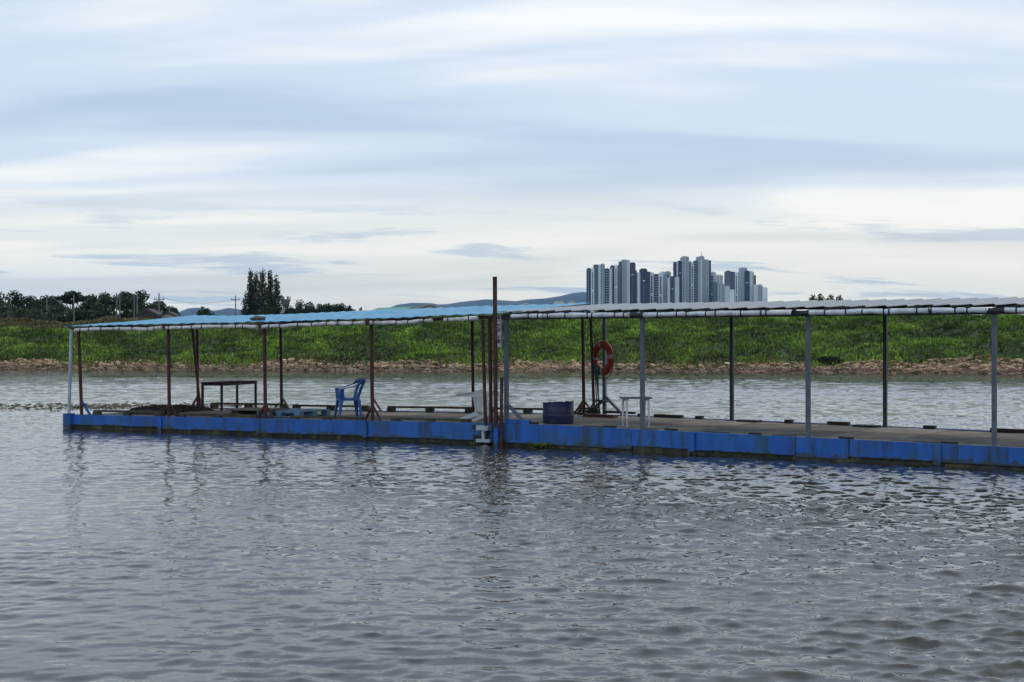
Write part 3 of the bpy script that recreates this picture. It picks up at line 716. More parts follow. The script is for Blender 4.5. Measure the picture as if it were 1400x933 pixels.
tower([(836.2, 841, 363.2, nv, 0, 16, 'dots'), (841, 845, 362.3, wh, -.6, 16, 'glass'), (845, 850.8, 362, dk, 0, 16, 'flat'), (848, 851.3, 356.8, dk, 3, 14, 'flat'), (851.3, 858, 355.2, gy, -2, 18, 'fine'),
       (858, 862, 354.7, lt, -3, 18, 'flat'), (862, 870, 359.3, br, -1, 16, 'mark'), (870, 872, 369, dk, 2, 12, 'flat')], 'tall grey and dark brown apartment tower, second from the hills', 12)
tower([(872, 875.4, 372.5, wh, 0, 14, 'flat'), (875.4, 884.8, 368.3, nv, -2, 16, 'mark'), (884.8, 888.8, 371.5, br, 0, 14, 'flat')], 'navy blue apartment tower with a white left edge')
tower([(888.8, 895, 372.5, wh, 0, 14, 'glass'), (895, 901, 375.5, nv, -1, 14, 'balcony'), (901, 907.5, 373.5, wh, 0, 14, 'glass'), (907.5, 912.5, 375, gy, 1, 14, 'fine')],
      'lower white apartment tower with dark window strips between navy ones', 8)
tower([(908, 914, 370.3, lt, 0, 14, 'fine'), (914, 922.5, 369.8, gy, 1, 14, 'glass')], 'pale grey tower rising behind the small brown-fronted one', 40)
tower([(912, 914.2, 380, wh, 0, 14, 'flat'), (914.2, 920, 380, br, -2, 14, 'mark'), (920, 926.3, 380, lt, -1, 14, 'flat')], 'short tower with a brown-navy front panel and pale sides', -16)
tower([(922.3, 925, 358, nv, 2, 14, 'flat'), (925, 927.2, 357.8, lt, 0, 14, 'flat'), (927.2, 932, 357.6, nv, -1, 16, 'mark'), (932, 941.6, 351.6, gy, -3, 20, 'fine'), (941.6, 944.5, 357.5, dk, 0, 14, 'flat')],
      'left one of the two tallest grey towers, navy strip on its left', 0)
tower([(944.5, 949.3, 359.5, wh, 0, 14, 'glass'), (949.3, 954, 357.5, nv, -1, 14, 'balcony'), (954, 957.3, 351, gy, -3, 20, 'flat'), (957.3, 959.8, 356, lt, -4, 16, 'flat'), (957.3, 963, 350.9, gy, -2, 18, 'mast'),
       (963, 969.3, 355.8, gy, -3, 16, 'fine'), (969.3, 972.2, 356.2, nv, -1, 14, 'flat')], 'right one of the two tallest grey towers, with a roof mast', 2)
tower([(972.2, 984, 371, lt, 0, 14, 'glass'), (984, 993.5, 375, wh, -1, 14, 'fine')], 'pale tower right of the two tallest, behind low white blocks', 30)
tower([(972.5, 977, 387, dk, 0, 12, 'flat'), (977, 987, 389, gy, -2, 14, 'fine'), (987, 993.5, 392, lt, -3, 14, 'flat'), (993.5, 999.5, 397, wh, -4, 12, 'flat')], 'low stepped grey and white block at the feet of the towers', -22)
tower([(993.5, 1001, 371, dk, 0, 16, 'fine'), (1001, 1005.2, 372.5, nv, -1, 14, 'dots'), (1005.2, 1009, 372.5, wh, -2, 14, 'glass'), (1009, 1013, 373, lt, -1, 14, 'fine')],
      'mid-height tower with navy dotted strip and white edge', 4)
tower([(1013, 1021.5, 366, gy, 0, 18, 'flat'), (1018, 1024.3, 371, nv, -3, 14, 'mark'), (1024.3, 1028.5, 371, lt, -2, 16, 'flat'), (1028.5, 1031.5, 372.3, gy, 3, 12, 'flat'), (1031.5, 1034, 376.5, 'tower_red', 2, 12, 'flat')],
      'grey tower with navy front panel and a brick-red side, near the right end', 0)
tower([(1028.7, 1034.5, 390, lt, 0, 14, 'flat'), (1034.5, 1040.2, 390.5, gy, -1, 14, 'fine'), (1040.2, 1047, 394, wh, -2, 12, 'mark')], 'short pale block with a white end wall, rightmost on the skyline', -10)

# ------------------------------------------------------------------ the two floating docks
def frame(F, u, v):
    F, u, v = Vector((*F, 0)), Vector((*u, 0)).normalized(), Vector((*v, 0)).normalized()
    return (lambda s, t, z: F + u * s + v * t + Vector((0, 0, z))), u, v
PA, UA, VA = frame((-9.97, 34.6), (0.870, -0.492), (0.492, 0.870))
PB, UB, VB = frame((-0.23, 28.8), (0.844, -0.536), (0.536, 0.844))
LA, WA = 11.05, 4.1
LB, WB = 12.6, 3.9
def dA(s): return 0.30 + 0.11 * s / LA
def dB(s): return 0.44 - 0.10 * s / 9.5
UPV = Vector((0, 0, 1))
def lbox(P, s0, s1, t0, t1, z0, z1, dz=lambda s: 0.0):
    """box in dock coordinates whose bottom/top follow the deck slope"""
    m = MB()
    m.hexa([P(s0, t0, z0 + dz(s0)), P(s1, t0, z0 + dz(s1)), P(s1, t1, z0 + dz(s1)), P(s0, t1, z0 + dz(s0)),
            P(s0, t0, z1 + dz(s0)), P(s1, t0, z1 + dz(s1)), P(s1, t1, z1 + dz(s1)), P(s0, t1, z1 + dz(s0))])
    return m

dock_a = thing('floating_dock', PA(0, 0, 0), 'blue-sided floating dock with sagging blue tarp roof on dark red posts', 'floating dock', 'floating docks end to end')
dock_b = thing('floating_dock', PB(0, 0, 0), 'blue-sided floating dock with white sheet roof on grey steel posts', 'floating dock', 'floating docks end to end')

def hull(P, D, dz, Lh, Wd, joints, drops, fascia_m):
    # dark floats under the deck, set back behind the fascia
    n = max(3, int(Lh / 2.7))
    for i in range(n):
        a, b = Lh * i / n + .05, Lh * (i + 1) / n - .05
        lbox(P, a, b, 0.10, Wd - .10, -0.55, -0.10, dz).build('float', 'float_black', D)
    js = [0.0] + joints + [Lh]
    for i in range(len(js) - 1):
        a, b = js[i] + .006, js[i + 1] - .006
        pr = 0.012 * (i % 2)
        p = lbox(P, a, b, -0.02 - pr, 0.05, -drops[i], 0.0, dz).build('side_panel', fascia_m[i], D)
        lbox(P, a, b, -0.036 - pr, -0.0215 - pr, -drops[i], -drops[i] + .035, dz).build('lip', fascia_m[i], p)
        lbox(P, a, b, 0.0, 0.08, -0.62, -drops[i] - .002, dz).build('skirt', 'algae', D)
    lbox(P, 0.0, Lh, Wd - .05, Wd, -.6, 0.0, dz).build('back_panel', 'blue_paint', D)
    for a, b in ((-.05, -.002), (Lh + .002, Lh + .05)):
        lbox(P, a, b, -.02, Wd, -.5, -.02, dz).build('end_panel', 'blue_paint', D)
jA = [1.75, 2.72, 5.41, 8.11, 9.9]
hull(PA, dock_a, dA, LA, WA, jA, [.22, .225, .27, .30, .32, .33], ['blue_paint', 'blue_paint', 'blue_paint', 'blue_paint', 'blue_paint', 'blue_faded'])
jB = [2.81, 3.97, 5.89, 6.82, 8.28, 11.2]
hull(PB, dock_b, dB, LB, WB, jB, [.36, .30, .31, .33, .28, .29, .30], ['blue_paint'] * 7)
for s in (2.72, 5.41, 8.11): lbox(PA, s - .05, s + .05, -.05, -.034, -.34, -.005, dA).build('joint_strap', 'blue_paint', dock_a)
for s in (3.99, 8.28): lbox(PB, s - .06, s + .06, -.07, -.034, -.34, -.012, dB).build('joint_strap', 'blue_paint', dock_b)
# ledge of old paint and weed low on the right dock
for a, b, z0, z1 in ((1.3, 2.2, -.43, -.375), (2.85, 3.95, -.42, -.31), (6.0, 8.2, -.38, -.335), (8.4, 12.5, -.38, -.315)):
    lbox(PB, a, b, -.045, -.001, z0, z1, dB).build('lower_ledge', 'algae', dock_b)
# deck boards: sheets laid crosswise
def deck_boards(P, D, dz, Lh, Wd, w, mats, seed):
    r_ = random.Random(seed); s = 0.04
    while s < Lh - .1:
        e = min(s + w, Lh - .03)
        tt = [0.06, Wd * r_.uniform(.44, .56), Wd - .06]
        for k in range(2):
            zo = r_.uniform(-.006, .006)
            lbox(P, s + .004, e - .004, tt[k] + .004, tt[k + 1] - .004, -.055 + zo, -.018 + zo, dz).build('deck_board', r_.choice(mats), D)
        s = e
deck_boards(PA, dock_a, dA, LA, WA, 1.22, ['deck', 'deck', 'deck_pale'], 4)
deck_boards(PB, dock_b, dB, LB, WB, 1.22, ['deck', 'deck', 'deck', 'deck_pale'], 6)
# timber rails on blocks along the edges of the left dock
def rail(P, D, dz, s0, s1, t, zr=.075, n=4, m='wet_timber', w=.09):
    r = lbox(P, s0, s1, t - w / 2, t + w / 2, zr, zr + .045, dz).build('edge_rail', m, D)
    for i in range(n):
        s = s0 + .08 + (s1 - s0 - .16) * i / (n - 1)
        lbox(P, s - .09, s + .09, t - w * .6, t + w * .6, -.022, zr - .001, dz).build('rail_block', m, r)
rail(PA, dock_a, dA, 0.55, 2.55, 0.22, .06, 3)
rail(PA, dock_a, dA, 3.05, 5.2, 0.20, .02, 3)
rail(PA, dock_a, dA, 6.1, 7.9, 0.20, .015, 3)
rail(PA, dock_a, dA, 8.6, 10.4, 0.20, .015, 3)
rail(PA, dock_a, dA, 0.74, 3.03, 3.98, .09, 3)
rail(PA, dock_a, dA, 3.25, 5.41, 3.98, .07, 3)
rail(PA, dock_a, dA, 5.96, 8.2, 3.98, .07, 3)
rail(PA, dock_a, dA, 8.5, 10.7, 3.98, .07, 3)
for a, b in ((0.94, 1.07), (1.31, 1.93), (2.24, 2.38), (4.14, 4.29), (5.01, 5.43), (6.86, 7.08), (8.08, 8.5), (8.51, 8.78), (10.1, 10.5)):
    lbox(PB, a, b, 3.74, 3.86, -.02, .05, dB).build('edge_block', 'black_rubber', dock_b)
lbox(PB, 0.12, 0.85, 3.74, 3.84, .03, .08, dB).build('edge_rail', 'black_rubber', dock_b)
for a, b in ((3.24, 3.66), (5.6, 6.04)):
    lbox(PB, a, b, 3.5, 3.8, -.02, .02, dB).build('rubber_mat', 'black_rubber', dock_b)
for a, b in ((0.53, 0.75), (2.17, 2.4), (3.4, 3.62), (5.0, 5.2), (6.6, 6.83), (8.29, 8.55), (10.4, 10.7)):
    lbox(PB, a, b, .08, .17, -.02, .028, dB).build('edge_block', 'black_rubber', dock_b)
for a, b in ((1.73, 2.13), (2.97, 3.2), (4.15, 4.57), (5.41, 5.81), (7.86, 8.24)):
    lbox(PB, a, b, .08, .22, -.02, .008, dB).build('rubber_mat', 'black_rubber', dock_b)

# posts
def roofA_front(s): return float(np.interp(s, [0, 2.8, 5.5, 8.2, 11.05], [2.27, 2.315, 2.345, 2.395, 2.475]))
def roofA_back(s): return float(np.interp(s, [0, 2, 5, 8, 11.05], [2.56, 2.55, 2.63, 2.70, 2.76]))
def roofA(s, t):
    f = t / WA; return roofA_front(s) * (1 - f) + roofA_back(s) * f
def roofB(s, t): return 2.50 + 0.003 * s + 0.20 * t / WB
def post_round(P, D, dz, s, t, ztop, r, m, lean=(0, 0), feet=(), foot_m=None):
    z0 = dz(s) - .05
    p0, p1 = P(s, t, z0), P(s + lean[0], t + lean[1], ztop)
    o = MB().tube([p0, p0.lerp(p1, .5), p1], r, 10).build('post', m, D)
    MB().box(P(s, t, dz(s) - .008), (.2, .2, .022), UA, VA).build('base_plate', foot_m or m, o)
    for a, b in feet:
        MB().bar(P(s + a, t + b, dz(s) - .01), P(s, t, dz(s) + .30), .05, .03).build('foot_brace', foot_m or m, o)
    return o
fs = [.28, 2.87, 5.5, 8.2, 10.94]
for i, s in enumerate(fs):
    post_round(PA, dock_a, dA, s, .10, roofA(s, .1) - .06, .038, 'red_oxide', (-.10 if i == 0 else -.03, 0), ((-.2, .02), (.2, .02)) if i in (1, 2, 3) else ((.26, 0),), 'blue_paint' if i == 0 else None)
for i, s in enumerate(fs):
    post_round(PA, dock_a, dA, s + .02, 3.98, roofA(s, 3.98) - .06, .037, 'red_oxide', (-.03, 0), ((-.24, 0), (.24, 0), (0, -.26)) if i in (0, 4) else ((.24, 0),))
post_round(PA, dock_a, dA, .44, 3.90, roofA(.3, 3.9) - .06, .034, 'rust', (-.28, 0))
# pale pipe at the free corner
p0, p1 = PA(.0, -.02, dA(0) - .12), PA(.06, .0, roofA(0, 0) - .05)
o = MB().tube([p0, p1], .036, 10).build('corner_pipe', 'pale_blue_pipe', dock_a)
lbox(PA, -.10, .12, -.10, .06, -.30, .03, dA).build('corner_block', 'blue_paint', dock_a)
def post_square(P, D, dz, s, t, ztop, w, m, gus=(), gm=None):
    z0 = dz(s) - .05
    o = MB().box((P(s, t, z0) + P(s, t, ztop)) / 2, (w, w, ztop - z0), UB, VB).build('post', m, D)
    MB().box(P(s, t, dz(s) - .006), (.17, .17, .02), UB, VB).build('base_plate', m, o)
    MB().box(P(s, t, ztop - .03), (w * 1.35, w * 1.35, .07), UB, VB).build('post_head', 'dark_steel', o)
    for a, b, h in gus:
        MB().bar(P(s + a, t + b, dz(s) - .01), P(s + math.copysign(w * .4, a) if a else s, t, dz(s) + h), .06, .05).build('foot_brace', gm or m, o)
for i, s in enumerate([.08, 2.95, 6.06, 9.13, 12.2]):
    post_square(PB, dock_b, dB, s, .06 + .05, roofB(s, .1) - .08, .068, 'grey_steel', ((.42, 0, .34),) if i == 0 else ())
    post_square(PB, dock_b, dB, s + .08, 3.76, roofB(s, 3.76) - .08, .066, 'grey_steel' if i in (0,) else 'dark_steel', ((.45, 0, .38), (-.4, 0, .3)) if i == 0 else ())
for s in (2.93, 6.01, 9.2):
    lbox(PB, s - .13, s + .13, -.06, -.02, 2.50 + .003 * s - .085, 2.50 + .003 * s - .035).build('eave_bracket', 'dark_steel', dock_b)
lbox(PB, .10, .62, .04, .10, -.012, .07, dB).build('foot_gusset', 'blue_paint', dock_b)

# roof frames, sheets and rolled tarps
def beams(P, D, Lh, Wd, rf, m, ps, drop=.05):
    for t in (.08, Wd - .1):
        pts = [P(s, t, rf(s, t) - drop) for s in np.linspace(-.02, Lh, 9)]
        MB().ribbon(pts, (0, 0, 1), .06, .05).build('eave_beam' if t < 1 else 'rear_beam', m, D)
    for s in ps:
        MB().bar(P(s, .1, rf(s, .1) - .06), P(s, Wd - .12, rf(s, Wd - .12) - .06), .05, .06).build('rafter', m, D)
beams(PA, dock_a, LA, WA, roofA, 'red_oxide', fs)
beams(PB, dock_b, LB, WB, roofB, 'dark_steel', [.08, 2.95, 6.06, 9.13, 12.2], .105)
# blue tarp, one soft sheet with a thickness and shallow folds
ss = np.linspace(-.12, LA + .12, 150); ts = np.linspace(-.06, WA + .05, 22)
S_, T_ = np.meshgrid(ss, ts)
base = np.array([[roofA(s, t) for s in ss] for t in ts])
fold = 0.010 * np.sin(S_ * 21) + 0.012 * (fbm(S_ * 1.7, T_ * 1.2, 14, 3) - .5) * 2
sag = -0.035 * np.abs(np.sin((S_ - .28) / 2.64 * math.pi)) * np.sin(np.clip(T_ / WA, 0, 1) * math.pi)
Zt = base + fold + sag + .02
XY = np.array([[tuple(PA(s, t, 0))[:2] for s in ss] for t in ts])
Vt = np.concatenate([np.concatenate([XY, Zt[..., None]], -1).reshape(-1, 3), np.concatenate([XY, Zt[..., None] - .006], -1).reshape(-1, 3)])
n1 = S_.size; I = np.arange(n1).reshape(S_.shape)
Ft = np.stack([I[:-1, :-1], I[:-1, 1:], I[1:, 1:], I[1:, :-1]], -1).reshape(-1, 4)
Fb = Ft[:, ::-1] + n1
ed = []
for a in (I[0, :], I[-1, ::-1], I[::-1, 0], I[:, -1]):
    ed.append(np.stack([a[:-1] + n1, a[1:] + n1, a[1:], a[:-1]], -1))
Ft = np.concatenate([Ft, Fb] + ed)
tarp = np_mesh('roof_tarp', Vt - np.array(ORG[dock_a]), Ft, 'blue_tarp', smooth=True, parent=dock_a)
# white roof: overlapping sheets, each lapping over the next
w = .345; s = -.12
while s < LB + .1:
    m_ = MB(); t0, t1 = -.08, WB + .12; sec = []
    for (ds, z) in ((0, .010), (w * .5, .022), (w * .90, .034), (w * .985, .030), (w, .012)):
        sec.append((s + ds - (.004 if ds else 0), z))
    vs_ = []
    for a, z in sec:
        for t_ in (t0, t1):
            for dz_ in (0, .006): vs_.append(PB(a, t_, roofB(a, t_) + z + dz_))
    fs_ = []
    for k in range(len(sec) - 1):
        a, b = 4 * k, 4 * k + 4
        fs_ += [(a + 1, b + 1, b + 3, a + 3), (a, a + 2, b + 2, b), (a, b, b + 1, a + 1), (a + 2, a + 3, b + 3, b + 2)]
    e = 4 * (len(sec) - 1); fs_ += [(0, 1, 3, 2), (e, e + 2, e + 3, e + 1)]
    m_.add(vs_, fs_); m_.build('roof_sheet', 'white_sheet', dock_b); s += w

def roll(P, D, segs, rf, r, m, seed, band_step, sagamp):
    r_ = random.Random(seed)
    for (a, b) in segs:
        n = max(6, int((b - a) / .09)); pts, rad = [], []
        for i in range(n + 1):
            s = a + (b - a) * i / n; puff = 0.5 + 0.5 * math.sin(s * 6.1 + seed) * math.sin(s * 2.3 + 1.7 * seed)
            pts.append(P(s, -.075, rf(s, 0) - .065 - sagamp * (.5 + .5 * math.sin(s * 1.9 + seed)) * puff + r_.uniform(-.005, .005)))
            rad.append(r * (.84 + .28 * puff + r_.uniform(-.07, .07)))
        o = MB().tube(pts, rad, 10).build('rolled_tarp', m, D)
        kk = math.ceil(a / band_step)
        while kk * band_step < b:
            s = min(b, max(a, kk * band_step + r_.uniform(-.11, .11) * (band_step / .32))); i = min(n, max(0, round((s - a) / (b - a) * n))); c = pts[i]
            u_ = (pts[min(i + 1, n)] - pts[max(i - 1, 0)]).normalized()
            MB().tube([c - u_ * .012, c + u_ * .012], rad[i] * 1.10, 10).build('tie_band', 'rope_dark', o)
            if r_.random() < .55:
                MB().box(c + Vector((0, 0, rad[i] + .02)) + u_ * r_.uniform(-.03, .03), (.07, .06, .05), u_).build('knot', 'black_rubber', o)
            kk += 1
roll(PA, dock_a, [(.25, 2.80), (2.94, 5.43), (5.57, 8.13), (8.27, 9.72), (10.0, 10.75)], roofA, .041, 'roll_grey', 3, .34, .035)
roll(PB, dock_b, [(.3, 1.0), (1.02, 2.78), (3.08, 5.86), (6.16, 8.15), (8.2, 9.05), (9.34, 12.05)], roofB, .045, 'roll_white', 8, .305, .012)
for s in (2.87, 5.5, 8.2): MB().box(PA(s, .0, roofA(s, 0) - .05), (.10, .12, .14), UA, VA).build('post_cap', 'rust', dock_a)

# bracket that holds the mooring pipe at the right end of the left dock
o = MB().box(PA(10.88, -.09, dA(10.9) - .09), (.26, .12, .09), UA, VA).build('mooring_bracket', 'pale_steel', dock_a)
MB().box(PA(10.90, -.09, dA(10.9) - .33), (.30, .12, .06), UA, VA).build('bracket_foot', 'pale_steel', o)
MB().box(PA(10.90, -.10, dA(10.9) - .21), (.07, .06, .18), UA, VA).build('bracket_web', 'pale_steel', o)
MB().box(PA(10.70, -.052, dA(10.9) - .08), (.16, .02, .07), UA, VA).build('slot', 'float_black', o)
MB().box(PA(10.72, -.052, dA(10.9) - .27), (.16, .02, .07), UA, VA).build('slot', 'float_black', o)

# ------------------------------------------------------------------ piles and loose things on the docks
def pile(P, s, t, z0, z1, r, m, label, lean=0.0, sleeve=None):
    o = thing('mooring_pile', P(s, t, 0), label, 'mooring pile', 'rusty mooring pipes between the docks')
    MB().tube([P(s, t, z0), P(s + lean * .5, t, (z0 + z1) / 2), P(s + lean, t, z1)], r, 10).build('pipe', m, o)
    MB().tube([P(s + lean, t, z1 - .005), P(s + lean, t, z1 + .012)], r * 1.12, 10).build('pipe_rim', m, o)
    if sleeve: MB().tube([P(s, t, -.3), P(s, t, sleeve)], r * 1.22, 10).build('sleeve', 'blue_paint', o)
pile(PB, .0, -.12, -1.2, 3.16, .043, 'rust', 'tall rusty mooring pipe rising above both roofs between the docks', -.03, .34)
pile(PB, .08, -.10, -1.2, 1.28, .032, 'rust', 'short rusty pipe standing right against the tall mooring pipe', .03)
pile(PA, 11.0, -.11, -1.2, 2.36, .034, 'rust', 'thin rusty pipe held by the pale bracket at the blue-roofed dock end', -.13)

# lettered plate on the first grey post
o = thing('sign_plate', PB(.0, .02, 1.9), 'narrow pale plate with black sideways lettering beside the first grey post', 'sign')
MB().box(PB(-.045, .03, 2.165), (.115, .02, .62), UB, VB).build('plate', 'sign_plate', o)
strokes = [  # (x, z, w, h) in a 0..1 by 0..1 plate, x to the right, z up: three sideways syllables
    (.62, .955, .30, .022), (.52, .925, .022, .05), (.70, .915, .022, .06), (.48, .885, .30, .020), (.62, .862, .26, .02), (.78, .875, .02, .05), (.60, .80, .16, .020), (.18, .88, .08, .02),
    (.42, .66, .03, .055), (.60, .685, .36, .022), (.78, .66, .03, .055), (.55, .585, .62, .020), (.22, .585, .03, .045), (.78, .57, .03, .05), (.42, .505, .03, .055), (.78, .505, .03, .055), (.60, .53, .36, .020), (.60, .478, .36, .020),
    (.40, .37, .10, .02), (.52, .345, .12, .02), (.64, .32, .14, .02), (.74, .295, .14, .02), (.58, .30, .10, .02), (.46, .275, .10, .02), (.16, .28, .10, .022),
    (.60, .225, .40, .020), (.46, .175, .03, .085), (.62, .175, .03, .085), (.80, .175, .03, .085), (.63, .135, .36, .018)]
m_ = MB()
for a, b, w, h in strokes:
    c = PB(-.045 + (a - .5) * .115, .0165, 2.165 + (b - .5) * .62)
    m_.box(c, (max(w * .115, .012), .003, max(h * .62, .017)), UB, VB)
m_.build('lettering', 'sign_ink', o)['kind'] = 'stuff'

# plastic armchair
def armchair(name, loc, M3, m, label):
    """monobloc armchair; local x = forward, y = left, z = up"""
    o = thing(name, loc, label, 'chair'); o.rotation_euler = M3.to_euler()
    def bld(mb, nm): return mb.build(nm, m, o, origin=(0, 0, 0))
    Z = .43
    mb = MB(); n = 8; vs_, fs_ = [], []
    for lay in (0, 1):
        for i in range(n + 1):
            for j in range(n + 1):
                x = -.20 + .42 * i / n; yy = (-1 + 2 * j / n) * (.215 + .025 * i / n)
                z = Z - .022 * (1 - (2 * j / n - 1) ** 2) - .02 * (i / n) ** 4 + (.018 if i == 0 else 0) - .02 * lay
                vs_.append((x, yy, z))
    for lay in (0, 1):
        for i in range(n):
            for j in range(n):
                a = lay * (n + 1) ** 2 + i * (n + 1) + j; f = (a, a + n + 1, a + n + 2, a + 1)
                fs_.append(f if lay == 0 else f[::-1])
    N1 = (n + 1) ** 2
    for k in range(n):
        for a, b in ((k, k + 1), (n * (n + 1) + k + 1, n * (n + 1) + k), ((k + 1) * (n + 1), k * (n + 1)), (k * (n + 1) + n, (k + 1) * (n + 1) + n)):
            fs_.append((a, b, b + N1, a + N1))
    mb.add(vs_, fs_, True)
    for sy in (-1, 1): mb.bar((-.2, sy * .225, Z - .03), (.22, sy * .24, Z - .03), .02, .06)
    mb.bar((.22, -.24, Z - .035), (.22, .24, Z - .035), .02, .05)
    bld(mb, 'seat')
    for sx, sy in ((1, 1), (1, -1), (-1, 1), (-1, -1)):
        x0, y0 = (.20, .225) if sx > 0 else (-.18, .205)
        x1, y1 = x0 + sx * .06, y0 + .05
        mb = MB()
        mb.ribbon([(x0, sy * y0, Z - .03), ((x0 + x1) / 2, sy * (y0 + y1) / 2, Z / 2), (x1, sy * y1, 0)], (1, 0, 0), [.085, .065, .045], .012)
        mb.ribbon([(x0 - sx * -.035, sy * (y0 - .03), Z - .03), ((x0 + x1) / 2 + sx * .028, sy * ((y0 + y1) / 2 - .022), Z / 2), (x1 + sx * .018, sy * (y1 - .015), 0)], (0, 1, 0), [.07, .05, .035], .012)
        bld(mb, 'leg')
    # backrest: curved slats between the seat and a bowed top band
    def bk(f, z):       # f in -1..1 across, z height above the seat
        rec = .13 + .30 * z
        return (-.20 - rec * z / .40 * .62 - .03 + .065 * f * f, f * (.20 + .06 * z / .4), Z + z)
    mb = MB()
    for f in (-.8, -.4, 0, .4, .8):
        mb.ribbon([bk(f, z) for z in (0.0, .1, .2, .3, .36)], (0, 1, 0), .062, .012)
    for z, w in ((.05, .07), (.385, .085)):
        mb.ribbon([bk(f, z) for f in np.linspace(-1.06, 1.06, 11)], (0, 0, 1), w, .016)
    bld(mb, 'backrest')
    for sy in (-1, 1):
        mb = MB(); b1 = bk(sy * 1.04, .385); b2 = (b1[0] + .06, sy * .285, b1[2] - .035)
        pts = [b1, b2, (-.12, sy * .30, Z + .285), (.04, sy * .305, Z + .235), (.17, sy * .30, Z + .215), (.225, sy * .295, Z + .20)]
        mb.ribbon(pts, [(0, 0, 1), (0, .5, 1), (0, 1, 0), (0, 1, 0), (0, 1, 0), (0, 1, 0)], [.075, .065, .06, .06, .06, .055], .016)
        mb.ribbon([(.215, sy * .295, Z + .205), (.205, sy * .275, Z + .1), (.19, sy * .245, Z - .03)], (1, 0, 0), [.10, .095, .10], .014)
        mb.ribbon([bk(sy * 1.02, 0.0), bk(sy * 1.02, .2), bk(sy * 1.04, .385)], (1, .3 * sy, 0), [.05, .06, .05], .014)
        bld(mb, 'armrest')
    return o
cp = PA(6.80, 1.25, 0)
armchair('plastic_armchair', (cp.x, cp.y, dA(6.8) - .014), Matrix.Rotation(R(197), 3, 'Z'), 'chair_blue', 'blue plastic armchair standing upright on the blue-roofed dock').scale = (.94, .94, .96)
cw = PA(9.93, .78, 0)
armchair('plastic_armchair', (cw.x, cw.y, dA(10.1) + .235), Matrix.Rotation(R(212), 3, 'Z') @ Matrix.Rotation(R(-80.2), 3, 'Y'), 'chair_white', 'white plastic armchair tipped over on its back near the dock joint')

# long dark table
o = thing('long_table', PA(2.2, 2.9, 0), 'long narrow dark table on thin legs at the far edge of the dock', 'table')
zt = dA(2.2) + .655
def tb(a, b): return PA(2.20 + a * .25 - b * .12, 2.90 + b * .76 + a * .04, 0)
m_ = MB(); q_ = [tb(-1.1, -1.06), tb(1.1, -1.06), tb(1.1, 1.06), tb(-1.1, 1.06)]
m_.hexa([Vector((p.x, p.y, zt)) for p in q_] + [Vector((p.x, p.y, zt + .03)) for p in q_]); m_.build('table_top', 'table_top_brown', o)
m_ = MB()
for a0, b0, a1, b1 in ((-1, -1, 1, -1), (1, -1, 1, 1), (1, 1, -1, 1), (-1, 1, -1, -1)):
    p0, p1 = tb(a0, b0), tb(a1, b1); m_.bar((p0.x, p0.y, zt - .025), (p1.x, p1.y, zt - .025), .025, .048)
m_.build('apron', 'table_dark', o)
for a in (-1, 1):
    for b in (-1, 1):
        p = tb(a, b); MB().bar((p.x, p.y, dA(2.2) - .02), (p.x, p.y, zt - .001), .045, .045, up=UA).build('leg', 'table_dark', o)

# heap of net
V_, F_ = [], []
g_ = np.random.default_rng(2); ni, nj = 46, 26
hx = PA(1.55, 1.75, 0)
oo = []
S_, T_ = np.meshgrid(np.linspace(-1, 1, ni), np.linspace(-1, 1, nj))
rad2 = np.clip(1 - (S_ ** 2) ** 1.3 - (T_ ** 2) ** 1.2, 0, 1)
hh = rad2 ** .4 * (.09 + .13 * fbm(S_ * 4 + 5, T_ * 3, 31, 4)) + rad2 ** .3 * .06 * (g_.uniform(0, 1, S_.shape) - .4) - .01
Vn = np.array([tuple(PA(1.5 + a * 1.05, 1.7 + b * .85, dA(1.5) - .018 + c)) for a, b, c in zip(S_.ravel(), T_.ravel(), hh.ravel())])
I = np.arange(S_.size).reshape(S_.shape)
F_ = np.stack([I[:-1, :-1], I[:-1, 1:], I[1:, 1:], I[1:, :-1]], -1).reshape(-1, 4)
tag(np_mesh('net_heap', Vn, F_, 'net'), 'flattened heap of dark netting spread on the dock near its free end', 'net')

# boards and pallet
def board(s0, s1, t0, t1, z, th, m, label, tilt=0.0):
    mb = MB(); P = PA
    q_ = [P(s0, t0, z), P(s1, t0, z + tilt), P(s1, t1, z + tilt), P(s0, t1, z)]
    mb.hexa(q_ + [p + Vector((0, 0, th)) for p in q_])
    return tag(mb.build('plywood_board', m, None, origin=P((s0 + s1) / 2, (t0 + t1) / 2, z)), label, 'board')
board(2.55, 4.0, .75, 1.75, dA(3) + .004, .04, 'ply', 'weathered plywood board lying on the deck in front of the dark table', .015)
o = thing('pallet', PA(5.2, 1.4, dA(5.2) - .015), 'faded blue pallet lying on the deck behind the third red post', 'pallet')
zb = dA(5.2) - .012
for i in range(5):
    lbox(PA, 4.65 + .24 * i, 4.65 + .24 * i + .17, .9, 2.0, zb + .112, zb + .135).build('top_slat', 'pallet_blue', o)
for j in range(3):
    t0 = .9 + j * .475
    lbox(PA, 4.65, 5.78, t0, t0 + .14, zb + .09, zb + .111).build('stringer', 'pallet_blue', o)
    lbox(PA, 4.65, 5.78, t0, t0 + .14, zb + .0, zb + .02).build('bottom_slat', 'pallet_blue', o)
    for i in range(3):
        s0 = 4.65 + i * .49; lbox(PA, s0, s0 + .15, t0 + .001, t0 + .139, zb + .021, zb + .089).build('block', 'pallet_blue', o)
board(4.0, 5.12, .62, 1.45, zb + .128, .03, 'ply', 'thin plywood board resting half on the blue pallet', .010)
tag(lbox(PA, 4.05, 4.3, .75, 1.3, zb - .004, zb + .127).build('timber_block', 'wet_timber'), 'dark timber block propping up the plywood board by the pallet', 'block')

